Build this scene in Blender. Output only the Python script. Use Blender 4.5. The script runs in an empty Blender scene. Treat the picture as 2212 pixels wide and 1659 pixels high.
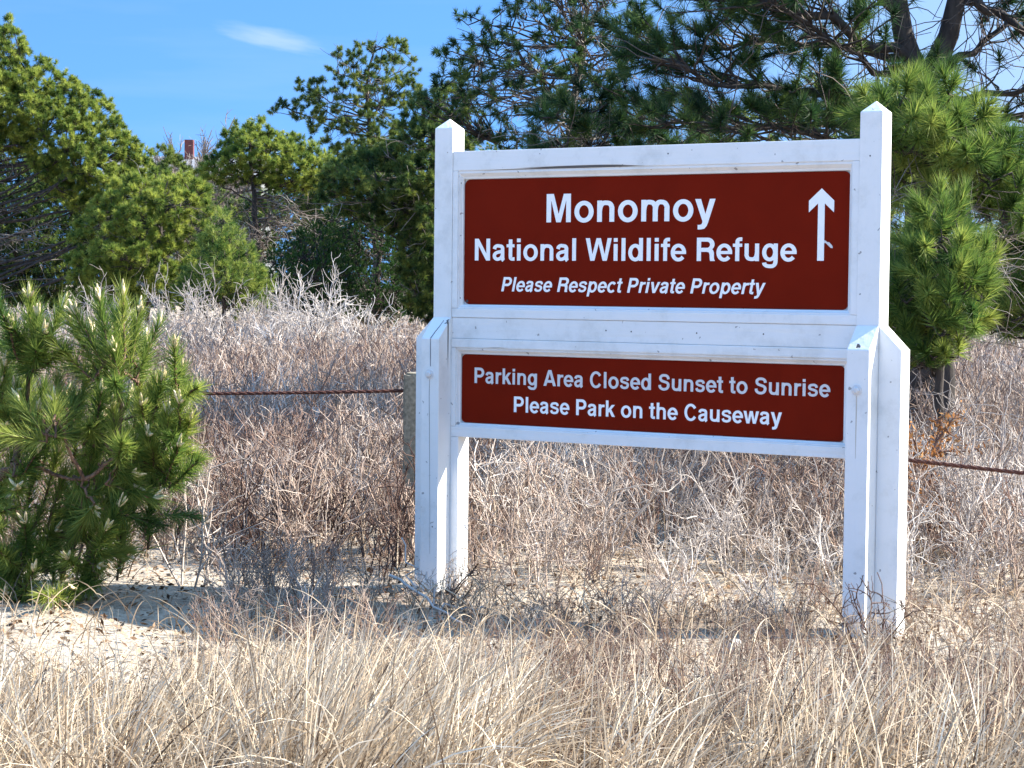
import bpy, bmesh, math, random
import numpy as np
from mathutils import Vector, Matrix
from mathutils.geometry import tessellate_polygon

SC = bpy.context.scene
COL = SC.collection

# ------------------------------------------------------------------ camera
CAM = np.array([4.8676, -7.1277, 1.2404])
YAW, PITCH, ROLL, FOC = 0.5606, -0.0476, 0.0100, 8068.8 / 4032.0 * 36.0
cam_data = bpy.data.cameras.new("camera")
cam_data.sensor_width = 36.0
cam_data.lens = FOC
cam_data.clip_end = 3000.0
cam_ob = bpy.data.objects.new("camera", cam_data)
COL.objects.link(cam_ob)
_f = Vector((-math.sin(YAW) * math.cos(PITCH), math.cos(YAW) * math.cos(PITCH), math.sin(PITCH)))
_r0 = Vector((math.cos(YAW), math.sin(YAW), 0.0))
_u0 = _r0.cross(_f)
_r = _r0 * math.cos(ROLL) + _u0 * math.sin(ROLL)
_u = _u0 * math.cos(ROLL) - _r0 * math.sin(ROLL)
_m = Matrix((_r, _u, -_f)).transposed().to_4x4()
_m.translation = Vector(CAM)
cam_ob.matrix_world = _m
SC.camera = cam_ob

# ------------------------------------------------------------------ light
SUN_DIR = Vector((1.0, 0.80, 1.02)).normalized()          # towards the sun
sun_el = math.asin(SUN_DIR.z)
sun_rot = math.atan2(SUN_DIR.x, SUN_DIR.y)
world = bpy.data.worlds.new("World")
SC.world = world
world.use_nodes = True
wn, wl = world.node_tree.nodes, world.node_tree.links
wn.clear()
w_out = wn.new("ShaderNodeOutputWorld")
w_bg = wn.new("ShaderNodeBackground")
w_bg.inputs["Strength"].default_value = 0.15
sky = wn.new("ShaderNodeTexSky")
sky.sky_type = 'NISHITA'
sky.sun_disc = False
sky.sun_elevation = sun_el
sky.sun_rotation = sun_rot
sky.air_density = 1.0
sky.dust_density = 0.25
sky.ozone_density = 2.0
geo = wn.new("ShaderNodeTexCoord")
lift = wn.new("ShaderNodeVectorMath"); lift.operation = 'ADD'
lift.inputs[1].default_value = (0, 0, 0.38)
nrm = wn.new("ShaderNodeVectorMath"); nrm.operation = 'NORMALIZE'
wl.new(geo.outputs["Generated"], lift.inputs[0])
wl.new(lift.outputs[0], nrm.inputs[0])
wl.new(nrm.outputs[0], sky.inputs["Vector"])
hs = wn.new("ShaderNodeHueSaturation")
hs.inputs["Saturation"].default_value = 1.12
hs.inputs["Value"].default_value = 1.15
wl.new(sky.outputs[0], hs.inputs["Color"])
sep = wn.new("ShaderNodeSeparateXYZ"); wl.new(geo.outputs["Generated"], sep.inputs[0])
er = wn.new("ShaderNodeValToRGB")  # made-up gain by elevation: dims the low sky, brightens overhead for fill light
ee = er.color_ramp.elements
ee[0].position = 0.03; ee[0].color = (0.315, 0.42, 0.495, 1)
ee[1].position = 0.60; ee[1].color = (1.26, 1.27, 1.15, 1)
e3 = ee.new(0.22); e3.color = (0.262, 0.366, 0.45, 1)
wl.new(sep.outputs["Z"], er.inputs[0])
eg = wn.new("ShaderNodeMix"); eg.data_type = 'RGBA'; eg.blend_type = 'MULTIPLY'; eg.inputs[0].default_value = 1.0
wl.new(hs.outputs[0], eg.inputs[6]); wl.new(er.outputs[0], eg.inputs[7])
# thin cirrus: stretched noise on the sky dome
cm = wn.new("ShaderNodeMapping")
cm.inputs["Rotation"].default_value = (0.0, math.radians(7), -YAW)
cm.inputs["Scale"].default_value = (5.0, 5.0, 42.0)
cn = wn.new("ShaderNodeTexNoise")
cn.inputs["Scale"].default_value = 1.0
cn.inputs["Detail"].default_value = 5.0
cn.inputs["Roughness"].default_value = 0.55
cr = wn.new("ShaderNodeMapRange")
cr.inputs["From Min"].default_value = 0.52
cr.inputs["From Max"].default_value = 0.80
cr.inputs["To Min"].default_value = 0.0
cr.inputs["To Max"].default_value = 0.16
# one bright wisp, at a fixed direction of the sky
wisp_dir = (_f * 4427 + _r * (590 - 1106) - _u * (84 - 829.5)).normalized()
wsub = wn.new("ShaderNodeVectorMath"); wsub.operation = 'SUBTRACT'
wsub.inputs[1].default_value = wisp_dir
wmap = wn.new("ShaderNodeMapping")
wmap.vector_type = 'TEXTURE'
wmap.inputs["Rotation"].default_value = (0.0, math.radians(10), YAW)
wmap.inputs["Scale"].default_value = (0.026, 0.05, 0.0052)
wwob = wn.new("ShaderNodeTexNoise"); wwob.inputs["Scale"].default_value = 1.3; wwob.inputs["Detail"].default_value = 4.0
wadd = wn.new("ShaderNodeVectorMath"); wadd.operation = 'MULTIPLY_ADD'
wadd.inputs[1].default_value = (1.3, 0.0, 1.3)
wlen = wn.new("ShaderNodeVectorMath"); wlen.operation = 'LENGTH'
wr = wn.new("ShaderNodeMapRange"); wr.interpolation_type = 'SMOOTHSTEP'
wr.inputs["From Min"].default_value = 0.0
wr.inputs["From Max"].default_value = 1.35
wr.inputs["To Min"].default_value = 0.62
wr.inputs["To Max"].default_value = 0.0
wl.new(geo.outputs["Generated"], cm.inputs["Vector"]); wl.new(cm.outputs[0], cn.inputs["Vector"])
wl.new(cn.outputs["Fac"], cr.inputs["Value"])
wl.new(geo.outputs["Generated"], wsub.inputs[0]); wl.new(wsub.outputs[0], wmap.inputs["Vector"])
wl.new(wmap.outputs[0], wwob.inputs["Vector"])
wl.new(wwob.outputs["Color"], wadd.inputs[0]); wl.new(wmap.outputs[0], wadd.inputs[2])
woff = wn.new("ShaderNodeVectorMath"); woff.operation = 'SUBTRACT'; woff.inputs[1].default_value = (0.65, 0.0, 0.65)
wl.new(wadd.outputs[0], woff.inputs[0]); wl.new(woff.outputs[0], wlen.inputs[0])
wl.new(wlen.outputs["Value"], wr.inputs["Value"])
wmax = wn.new("ShaderNodeMath"); wmax.operation = 'MAXIMUM'
wl.new(cr.outputs[0], wmax.inputs[0]); wl.new(wr.outputs[0], wmax.inputs[1])
wmix = wn.new("ShaderNodeMix"); wmix.data_type = 'RGBA'
wmix.inputs[7].default_value = (1.0, 1.32, 1.75, 1)
# whitish veil towards the sun
vd = wn.new("ShaderNodeVectorMath"); vd.operation = 'DOT_PRODUCT'
vd.inputs[1].default_value = Vector((SUN_DIR.x, SUN_DIR.y, 0)).normalized()
wl.new(geo.outputs["Generated"], vd.inputs[0])
vr = wn.new("ShaderNodeMapRange"); vr.interpolation_type = 'SMOOTHSTEP'
vr.inputs["From Min"].default_value = 0.10; vr.inputs["From Max"].default_value = 0.44; vr.inputs["To Max"].default_value = 0.80
wl.new(vd.outputs["Value"], vr.inputs["Value"])
wmax2 = wn.new("ShaderNodeMath"); wmax2.operation = 'MAXIMUM'
wl.new(wmax.outputs[0], wmax2.inputs[0]); wl.new(vr.outputs[0], wmax2.inputs[1])
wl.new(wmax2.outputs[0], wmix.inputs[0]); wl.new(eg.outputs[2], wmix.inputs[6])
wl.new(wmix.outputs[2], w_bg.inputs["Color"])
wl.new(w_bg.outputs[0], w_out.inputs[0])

sun_data = bpy.data.lights.new("sun", 'SUN')
sun_data.energy = 3.6
sun_data.angle = math.radians(0.5)
sun_data.color = (1.0, 0.93, 0.82)
sun_ob = bpy.data.objects.new("sun", sun_data)
COL.objects.link(sun_ob)
sun_ob.rotation_euler = SUN_DIR.to_track_quat('Z', 'Y').to_euler()

SC.view_settings.view_transform = 'Standard'
SC.view_settings.look = 'None'
SC.view_settings.exposure = 2.12
SC.view_settings.gamma = 1.0

# ------------------------------------------------------------------ helpers
GF = np.array([-math.sin(YAW), math.cos(YAW), 0.0])       # level forward
GR = np.array([math.cos(YAW), math.sin(YAW), 0.0])        # level right

def spot(lat, dist):
    """world x, y of a place so many metres right of and beyond the viewpoint"""
    p = CAM + GF * dist + GR * lat
    return p[0], p[1]

def ground_z(x, y):
    x = np.asarray(x, float); y = np.asarray(y, float)
    z = 0.030 * np.sin(x * 0.9 + 0.4) * np.cos(y * 0.8 - 0.3) + 0.018 * np.sin(x * 2.3 + y * 1.7) + 0.010 * np.sin(x * 5.1 - y * 4.3)
    d = np.hypot(x - 1.0, y)
    z = z * np.clip(d / 3.0, 0.25, 1.0) - 0.045 * np.exp(-(d / 3.5) ** 2)
    return z

def tag(o, label=None, cat=None, group=None, kind=None):
    if label: o["label"] = label
    if cat: o["category"] = cat
    if group: o["group"] = group
    if kind: o["kind"] = kind
    return o

def thing(name, label, cat, loc=(0, 0, 0), rz=0.0, group=None):
    o = bpy.data.objects.new(name, None)
    COL.objects.link(o)
    o.location = loc
    o.rotation_euler = (0, 0, rz)
    return tag(o, label, cat, group)

def link_mesh(name, me, mat, parent=None):
    o = bpy.data.objects.new(name, me)
    COL.objects.link(o)
    if mat is not None: me.materials.append(mat)
    if parent is not None: o.parent = parent
    return o

def bm_obj(name, bm, mat, parent=None, smooth=False):
    me = bpy.data.meshes.new(name)
    bmesh.ops.recalc_face_normals(bm, faces=bm.faces)
    bm.to_mesh(me); bm.free()
    if smooth:
        me.polygons.foreach_set("use_smooth", [True] * len(me.polygons))
    return link_mesh(name, me, mat, parent)

class Geo:
    """collects triangles / quads with a per-vertex tint and links them as one mesh"""
    def __init__(self): self.v = []; self.t = []; self.q3 = []; self.q4 = []; self.n = 0
    def add(self, v, tint, quads=None, tris=None):
        v = np.asarray(v, np.float32).reshape(-1, 3)
        self.v.append(v)
        self.t.append(np.broadcast_to(np.asarray(tint, np.float32).reshape(-1) if np.ndim(tint) else np.float32(tint), (len(v),)))
        if quads is not None: self.q4.append(np.asarray(quads, np.int32).reshape(-1, 4) + self.n)
        if tris is not None: self.q3.append(np.asarray(tris, np.int32).reshape(-1, 3) + self.n)
        self.n += len(v)
    def arrays(self):
        v = np.concatenate(self.v); t = np.concatenate(self.t)
        q4 = np.concatenate(self.q4) if self.q4 else np.zeros((0, 4), np.int32)
        q3 = np.concatenate(self.q3) if self.q3 else np.zeros((0, 3), np.int32)
        return v, t, q4, q3
    def build(self, name, mat, parent=None, smooth=False):
        v, t, q4, q3 = self.arrays()
        me = bpy.data.meshes.new(name)
        me.vertices.add(len(v)); me.vertices.foreach_set("co", v.ravel())
        nl = q4.size + q3.size
        me.loops.add(nl)
        me.loops.foreach_set("vertex_index", np.concatenate([q4.ravel(), q3.ravel()]))
        npol = len(q4) + len(q3)
        me.polygons.add(npol)
        starts = np.concatenate([np.arange(len(q4)) * 4, q4.size + np.arange(len(q3)) * 3]).astype(np.int32)
        me.polygons.foreach_set("loop_start", starts)
        if smooth: me.polygons.foreach_set("use_smooth", np.ones(npol, bool))
        a = me.attributes.new("tint", 'FLOAT', 'POINT')
        a.data.foreach_set("value", np.ascontiguousarray(t, np.float32))
        me.update(calc_edges=True)
        return link_mesh(name, me, mat, parent)

def norm(a): return a / np.maximum(np.linalg.norm(a, axis=-1, keepdims=True), 1e-9)

def tubes(g, P, R, sides, tint, cap=False):
    """P (B,K,3) centre lines, R (B,K) radii -> tubes"""
    P = np.asarray(P, float); R = np.asarray(R, float)
    B, K, _ = P.shape
    T = norm(np.gradient(P, axis=1))
    ref = np.where(np.abs(T[:, :1, 2:3]) > 0.9, np.array([1.0, 0, 0]), np.array([0, 0, 1.0]))
    E1 = norm(np.cross(T, np.broadcast_to(ref, T.shape))); E2 = np.cross(T, E1)
    a = np.arange(sides) / sides * 2 * math.pi
    V = P[:, :, None] + R[:, :, None, None] * (np.cos(a)[:, None] * E1[:, :, None] + np.sin(a)[:, None] * E2[:, :, None])
    idx = np.arange(B * K * sides).reshape(B, K, sides)
    i0 = idx[:, :-1]; i1 = idx[:, 1:]
    q = np.stack([i0, np.roll(i0, -1, 2), np.roll(i1, -1, 2), i1], -1)
    tt = np.broadcast_to(np.asarray(tint, float).reshape(-1, 1, 1) if np.ndim(tint) else tint, (B, K, sides))
    g.add(V, tt.ravel(), quads=q)

def ribbons(g, P, W, tint, rng):
    P = np.asarray(P, float); W = np.asarray(W, float)
    B, K, _ = P.shape
    T = norm(np.gradient(P, axis=1))
    S = norm(np.cross(T, norm(rng.normal(size=(B, 1, 3)))))
    V = np.stack([P - S * W[..., None] / 2, P + S * W[..., None] / 2], 2)
    idx = np.arange(B * K * 2).reshape(B, K, 2)
    q = np.stack([idx[:, :-1, 0], idx[:, :-1, 1], idx[:, 1:, 1], idx[:, 1:, 0]], -1)
    tt = np.broadcast_to(np.asarray(tint, float).reshape(-1, 1, 1) if np.ndim(tint) else tint, (B, K, 2))
    g.add(V, tt.ravel(), quads=q)

def grow(P0, D, L, K, bend, wob, rng):
    """batch of wandering paths"""
    P0 = np.asarray(P0, float); B = len(P0)
    d = norm(np.asarray(D, float)); L = np.broadcast_to(L, (B,)); bend = np.broadcast_to(bend, (B,))
    out = [P0]
    for k in range(K - 1):
        d = norm(d + bend[:, None] * np.array([0, 0, 1.0]) / K + rng.normal(size=(B, 3)) * wob)
        out.append(out[-1] + d * (L / (K - 1))[:, None])
    return np.stack(out, 1)

def along(P, i, u):
    """points and tangents on paths P[i] at fraction u"""
    K = P.shape[1]
    s = np.clip(u, 0, 0.9999) * (K - 1); k = s.astype(int); f = (s - k)[:, None]
    a = P[i, k]; b = P[i, k + 1]
    return a + (b - a) * f, norm(b - a)

# ------------------------------------------------------------------ materials
def new_mat(name):
    m = bpy.data.materials.new(name); m.use_nodes = True
    nt = m.node_tree
    return m, nt.nodes, nt.links, nt.nodes["Principled BSDF"]

def mk_ramp(n, stops):
    r = n.new("ShaderNodeValToRGB")
    e = r.color_ramp.elements
    while len(e) < len(stops): e.new(0.5)
    for k, (p, c) in enumerate(stops):
        e[k].position = p; e[k].color = (*c, 1)
    return r

def foliage_mat(name, stops, trans=0.35, rough=0.55, spec=0.3):
    m, n, l, b = new_mat(name)
    at = n.new("ShaderNodeAttribute"); at.attribute_name = "tint"
    r = mk_ramp(n, stops); l.new(at.outputs["Fac"], r.inputs[0])
    l.new(r.outputs[0], b.inputs["Base Color"])
    b.inputs["Roughness"].default_value = rough
    b.inputs["Specular IOR Level"].default_value = spec
    if trans:
        tr = n.new("ShaderNodeBsdfTranslucent"); mx = n.new("ShaderNodeMixShader")
        mx.inputs[0].default_value = trans
        l.new(r.outputs[0], tr.inputs["Color"])
        l.new(b.outputs[0], mx.inputs[1]); l.new(tr.outputs[0], mx.inputs[2])
        l.new(mx.outputs[0], n["Material Output"].inputs["Surface"])
    return m

def bark_mat(name, c0, c1, scale=18.0):
    m, n, l, b = new_mat(name)
    tc = n.new("ShaderNodeTexCoord"); mp = n.new("ShaderNodeMapping"); mp.inputs["Scale"].default_value = (1, 1, 0.35)
    no = n.new("ShaderNodeTexNoise"); no.inputs["Scale"].default_value = scale; no.inputs["Detail"].default_value = 6
    r = mk_ramp(n, [(0.32, c0), (0.68, c1)])
    bp = n.new("ShaderNodeBump"); bp.inputs["Strength"].default_value = 0.8; bp.inputs["Distance"].default_value = 0.02
    l.new(tc.outputs["Object"], mp.inputs[0]); l.new(mp.outputs[0], no.inputs["Vector"])
    l.new(no.outputs["Fac"], r.inputs[0]); l.new(r.outputs[0], b.inputs["Base Color"])
    l.new(no.outputs["Fac"], bp.inputs["Height"]); l.new(bp.outputs[0], b.inputs["Normal"])
    b.inputs["Roughness"].default_value = 0.9
    return m

def paint_mat(name, stretch, seed, cracks=1.0):
    """white house paint on weathered timber; stretch = grain direction scale"""
    m, n, l, b = new_mat(name)
    tc = n.new("ShaderNodeTexCoord"); mp = n.new("ShaderNodeMapping")
    mp.inputs["Scale"].default_value = stretch; mp.inputs["Location"].default_value = (seed * 3.1, seed * 1.7, seed * 2.3)
    l.new(tc.outputs["Object"], mp.inputs[0])
    g1 = n.new("ShaderNodeTexNoise"); g1.inputs["Scale"].default_value = 55; g1.inputs["Detail"].default_value = 5
    l.new(mp.outputs[0], g1.inputs["Vector"])
    g2 = n.new("ShaderNodeTexNoise"); g2.inputs["Scale"].default_value = 17; g2.inputs["Detail"].default_value = 3
    l.new(mp.outputs[0], g2.inputs["Vector"])
    ck = n.new("ShaderNodeMapRange"); ck.inputs["From Min"].default_value = 0.285; ck.inputs["From Max"].default_value = 0.305
    ck.inputs["To Min"].default_value = cracks; ck.inputs["To Max"].default_value = 0.0
    l.new(g2.outputs["Fac"], ck.inputs["Value"])
    d1 = n.new("ShaderNodeTexNoise"); d1.inputs["Scale"].default_value = 4.5; d1.inputs["Detail"].default_value = 7; d1.inputs["Roughness"].default_value = 0.7
    l.new(tc.outputs["Object"], d1.inputs["Vector"])
    r = mk_ramp(n, [(0.22, (0.58, 0.59, 0.57)), (0.48, (0.78, 0.79, 0.78)), (0.8, (0.83, 0.83, 0.83))])
    l.new(d1.outputs["Fac"], r.inputs[0])
    # small worn specks
    sp = n.new("ShaderNodeTexNoise"); sp.inputs["Scale"].default_value = 38; sp.inputs["Detail"].default_value = 2
    l.new(tc.outputs["Object"], sp.inputs["Vector"])
    sr = n.new("ShaderNodeMapRange"); sr.inputs["From Min"].default_value = 0.715; sr.inputs["From Max"].default_value = 0.745; sr.inputs["To Max"].default_value = 0.65
    l.new(sp.outputs["Fac"], sr.inputs["Value"])
    mxm = n.new("ShaderNodeMath"); mxm.operation = 'MAXIMUM'
    l.new(ck.outputs[0], mxm.inputs[0]); l.new(sr.outputs[0], mxm.inputs[1])
    mix = n.new("ShaderNodeMix"); mix.data_type = 'RGBA'; mix.inputs[7].default_value = (0.10, 0.09, 0.085, 1)
    l.new(mxm.outputs[0], mix.inputs[0]); l.new(r.outputs[0], mix.inputs[6])
    l.new(mix.outputs[2], b.inputs["Base Color"])
    bp = n.new("ShaderNodeBump"); bp.inputs["Strength"].default_value = 0.5; bp.inputs["Distance"].default_value = 0.004
    l.new(g1.outputs["Fac"], bp.inputs["Height"])
    bp2 = n.new("ShaderNodeBump"); bp2.inputs["Strength"].default_value = 0.9; bp2.inputs["Distance"].default_value = 0.002; bp2.invert = True
    l.new(ck.outputs[0], bp2.inputs["Height"]); l.new(bp.outputs[0], bp2.inputs["Normal"])
    l.new(bp2.outputs[0], b.inputs["Normal"])
    b.inputs["Roughness"].default_value = 0.48
    b.inputs["Specular IOR Level"].default_value = 0.35
    return m

M_post = paint_mat("white_paint_upright", (1, 1, 0.035), 1.0)
M_rail = paint_mat("white_paint_level", (0.035, 1, 1), 2.0)
M_trim = paint_mat("white_paint_trim", (0.2, 1, 0.2), 3.0, 0.5)

def simple_mat(name, c, rough=0.6, metal=0.0, noise=None):
    m, n, l, b = new_mat(name)
    b.inputs["Base Color"].default_value = (*c, 1); b.inputs["Roughness"].default_value = rough; b.inputs["Metallic"].default_value = metal
    if noise:
        tc = n.new("ShaderNodeTexCoord"); no = n.new("ShaderNodeTexNoise"); no.inputs["Scale"].default_value = noise[0]; no.inputs["Detail"].default_value = 6
        r = mk_ramp(n, [(0.3, noise[1]), (0.7, c)])
        l.new(tc.outputs["Object"], no.inputs["Vector"]); l.new(no.outputs["Fac"], r.inputs[0]); l.new(r.outputs[0], b.inputs["Base Color"])
        bp = n.new("ShaderNodeBump"); bp.inputs["Strength"].default_value = 0.5; bp.inputs["Distance"].default_value = 0.004
        l.new(no.outputs["Fac"], bp.inputs["Height"]); l.new(bp.outputs[0], b.inputs["Normal"])
    return m

M_panel = simple_mat("brown_sign_face", (0.178, 0.0105, 0.0023), 0.6, noise=(7.0, (0.155, 0.0090, 0.0020)))
M_panel.node_tree.nodes["Principled BSDF"].inputs["Specular IOR Level"].default_value = 0.05
M_letter = simple_mat("white_sheeting", (0.93, 0.94, 0.93), 0.4)
M_letter_dull = simple_mat("dull_white_sheeting", (0.66, 0.66, 0.66), 0.5)
M_dark = simple_mat("rusty_nail", (0.05, 0.045, 0.05), 0.7)
M_concrete = simple_mat("concrete", (0.30, 0.26, 0.19), 0.95, noise=(55.0, (0.12, 0.11, 0.08)))
M_rust = simple_mat("rusted_steel", (0.11, 0.035, 0.02), 0.85, noise=(90.0, (0.035, 0.012, 0.009)))
M_stone = simple_mat("pale_stone", (0.5, 0.47, 0.43), 0.9, noise=(30.0, (0.35, 0.32, 0.28)))

# ------------------------------------------------------------------ ground
def make_ground():
    m, n, l, b = new_mat("sandy_soil")
    tc = n.new("ShaderNodeTexCoord")
    n1 = n.new("ShaderNodeTexNoise"); n1.inputs["Scale"].default_value = 1.1; n1.inputs["Detail"].default_value = 8; n1.inputs["Roughness"].default_value = 0.65
    n2 = n.new("ShaderNodeTexNoise"); n2.inputs["Scale"].default_value = 24; n2.inputs["Detail"].default_value = 8; n2.inputs["Roughness"].default_value = 0.75
    n3 = n.new("ShaderNodeTexVoronoi"); n3.inputs["Scale"].default_value = 70
    for k in (n1, n2, n3): l.new(tc.outputs["Object"], k.inputs["Vector"])
    r1 = mk_ramp(n, [(0.30, (0.32, 0.26, 0.195)), (0.47, (0.48, 0.41, 0.32)), (0.62, (0.29, 0.225, 0.165))])
    r2 = mk_ramp(n, [(0.34, (0.32, 0.27, 0.23)), (0.55, (1, 1, 1))])
    l.new(n1.outputs["Fac"], r1.inputs[0]); l.new(n2.outputs["Fac"], r2.inputs[0])
    mx = n.new("ShaderNodeMix"); mx.data_type = 'RGBA'; mx.blend_type = 'MULTIPLY'; mx.inputs[0].default_value = 0.8
    l.new(r1.outputs[0], mx.inputs[6]); l.new(r2.outputs[0], mx.inputs[7]); l.new(mx.outputs[2], b.inputs["Base Color"])
    bp = n.new("ShaderNodeBump"); bp.inputs["Strength"].default_value = 0.5; bp.inputs["Distance"].default_value = 0.02
    ad = n.new("ShaderNodeMath"); ad.operation = 'ADD'
    l.new(n2.outputs["Fac"], ad.inputs[0]); l.new(n3.outputs["Distance"], ad.inputs[1])
    l.new(ad.outputs[0], bp.inputs["Height"]); l.new(bp.outputs[0], b.inputs["Normal"])
    b.inputs["Roughness"].default_value = 0.95
    rings = np.concatenate([[0.0], np.geomspace(0.8, 900, 190)])
    A = 240
    a = np.arange(A) / A * 2 * math.pi
    X = CAM[0] + rings[:, None] * np.cos(a); Y = CAM[1] + rings[:, None] * np.sin(a)
    Z = ground_z(X, Y)
    idx = np.arange(len(rings) * A).reshape(len(rings), A)
    q = np.stack([idx[:-1], np.roll(idx[:-1], -1, 1), np.roll(idx[1:], -1, 1), idx[1:]], -1)[1:]
    g = Geo(); g.add(np.stack([X, Y, Z], -1), 0.0, quads=q, tris=np.stack([np.full(A, idx[0, 0]), np.roll(idx[1], -1)[::-1], idx[1][::-1]], -1))
    o = g.build("ground", m, smooth=True)
    tag(o, kind="structure")
make_ground()

# ------------------------------------------------------------------ the sign
S = 0.0889; W = 1.9011
ZE, ZAP, ZA = 1.8974, 0.0429, 1.1088
GB = -0.12                                             # feet go a little into the soil
sign = thing("refuge_sign", "large white timber frame sign holding two brown panels with white lettering", "sign", (0, 0, 0))

def prism(poly, axis, a0, a1, bevel=0.0025):
    """closed polygon of (u, v) extruded along an axis: 'x' -> poly is (y, z), 'y' -> (x, z), 'z' -> (x, y)"""
    bm = bmesh.new()
    def P(u, v, w): return {'x': (w, u, v), 'y': (u, w, v), 'z': (u, v, w)}[axis]
    lo = [bm.verts.new(P(u, v, a0)) for u, v in poly]; hi = [bm.verts.new(P(u, v, a1)) for u, v in poly]
    bm.faces.new(lo); bm.faces.new(hi[::-1])
    k = len(poly)
    for i in range(k): bm.faces.new((lo[i], hi[i], hi[(i + 1) % k], lo[(i + 1) % k]))
    bmesh.ops.recalc_face_normals(bm, faces=bm.faces)
    if bevel: bmesh.ops.bevel(bm, geom=list(bm.edges), offset=bevel, segments=2, affect='EDGES', profile=0.6)
    return bm

def boxbm(x0, x1, y0, y1, z0, z1, bevel=0.0025):
    return prism([(x0, y0), (x1, y0), (x1, y1), (x0, y1)], 'z', z0, z1, bevel)

def post_bm(x0):
    bm = bmesh.new()
    zs = [GB, 0.3, 0.7, 1.1, 1.5, ZE]
    rings = [[bm.verts.new((x0 + dx, dy, z)) for dx, dy in ((0, 0), (S, 0), (S, S), (0, S))] for z in zs]
    for a, c in zip(rings, rings[1:]):
        for i in range(4): bm.faces.new((a[i], a[(i + 1) % 4], c[(i + 1) % 4], c[i]))
    bm.faces.new(rings[0][::-1])
    top = bm.verts.new((x0 + S / 2, S / 2, ZE + ZAP))
    for i in range(4): bm.faces.new((rings[-1][i], rings[-1][(i + 1) % 4], top))
    ed = [e for e in bm.edges if abs(e.verts[0].co.z - e.verts[1].co.z) > 1e-4 or e.verts[0].co.z > 1.8]
    bmesh.ops.bevel(bm, geom=ed, offset=0.003, segments=2, affect='EDGES', profile=0.6)
    return bm

def disc_bm(c, r, depth, sides=10, dome=0.4):
    bm = bmesh.new()
    x, y, z = c
    def ring(rr, yy): return [bm.verts.new((x + rr * math.cos(2 * math.pi * k / sides), yy, z + rr * math.sin(2 * math.pi * k / sides))) for k in range(sides)]
    a = ring(r, y); b_ = ring(r, y - depth * (1 - dome)); c_ = ring(r * 0.6, y - depth)
    for p, q in ((a, b_), (b_, c_)):
        for k in range(sides): bm.faces.new((p[k], p[(k + 1) % sides], q[(k + 1) % sides], q[k]))
    bm.faces.new(c_)
    return bm

for x0 in (0.0, W):
    bm_obj("post", post_bm(x0), M_post, sign)
    br = bm_obj("front_brace", prism([(-0.0005, GB), (-0.0005, ZA), (-S, ZA - S), (-S, GB)], 'x', x0, x0 + S, 0.003), M_post, sign)
    bm_obj("bolt", disc_bm((x0 + 0.042, -S, 0.872), 0.0135, 0.012, 6, 0.2), M_letter_dull, br)
    bm_obj("washer", disc_bm((x0 + 0.042, -S + 0.0005, 0.872), 0.020, 0.004, 16, 0.1), M_letter_dull, br)
    if x0 == 0: poly = [(-0.0005, GB), (-0.0005, ZA), (-S, ZA - S), (-S, GB)]
    else: poly = [(x0 + S + 0.0005, GB), (x0 + S + 0.0005, ZA), (x0 + 2 * S, ZA - S), (x0 + 2 * S, GB)]
    bm_obj("side_brace", prism(poly, 'y', 0.001, S - 0.001, 0.003), M_post, sign)
for sgn, xe in ((1, S), (-1, W)):
    def xs(a, b): return (min(xe + sgn * a, xe + sgn * b), max(xe + sgn * a, xe + sgn * b))
    x0, x1 = xs(0.0006, 0.0381)
    bm_obj("inner_leg", boxbm(x0, x1, 0.003, S - 0.003, GB, 0.6085), M_post, sign)
    x0, x1 = xs(0.0006, 0.0270)
    bm_obj("stile", boxbm(x0, x1, 0.0025, 0.066, 1.1472, 1.7178), M_post, sign)
    x0, x1 = xs(0.0006, 0.0222)
    bm_obj("stile", boxbm(x0, x1, 0.0025, 0.066, 0.6536, 0.9822), M_post, sign)
XL, XR = S + 0.0006, W - 0.0006
bm_obj("top_rail", boxbm(XL, XR, 0.004, 0.078, 1.7184, 1.7995, 0.003), M_rail, sign)
bm_obj("middle_rail", boxbm(XL, XR, 0.006, 0.070, 1.0215, 1.1080, 0.003), M_rail, sign)
bm_obj("rail_strip", boxbm(XL, XR, 0.003, 0.070, 1.1088, 1.1465, 0.003), M_rail, sign)
bm_obj("rail_strip", boxbm(XL, XR, 0.002, 0.070, 0.9829, 1.0207, 0.003), M_rail, sign)
bm_obj("bottom_rail", boxbm(XL, XR, 0.003, 0.075, 0.6092, 0.6530, 0.003), M_rail, sign)

def rrect(x0, x1, z0, z1, r, k=7):
    pts = []
    for cx, cz, a0 in ((x1 - r, z1 - r, 0), (x0 + r, z1 - r, 90), (x0 + r, z0 + r, 180), (x1 - r, z0 + r, 270)):
        for i in range(k + 1):
            a = math.radians(a0 + 90 * i / k); pts.append((cx + r * math.cos(a), cz + r * math.sin(a)))
    return pts

def trim_bm(ox0, ox1, oz0, oz1, ix0, ix1, iz0, iz1):
    """sloped picture-frame moulding from the frame face down to the panel"""
    bm = bmesh.new()
    o = [(ox0, oz0), (ox1, oz0), (ox1, oz1), (ox0, oz1)]; i = [(ix0, iz0), (ix1, iz0), (ix1, iz1), (ix0, iz1)]
    def mid(f): return [(a[0] + (b[0] - a[0]) * f, a[1] + (b[1] - a[1]) * f) for a, b in zip(o, i)]
    loops = [(o, 0.034), (o, 0.0085), (mid(0.30), 0.0075), (mid(0.72), 0.019), (mid(0.98), 0.022), (mid(0.98), 0.034)]
    rows = [[bm.verts.new((x, y, z)) for x, z in pts] for pts, y in loops]
    for a, b in zip(rows, rows[1:]):
        for k in range(4): bm.faces.new((a[k], a[(k + 1) % 4], b[(k + 1) % 4], b[k]))
    return bm

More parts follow.
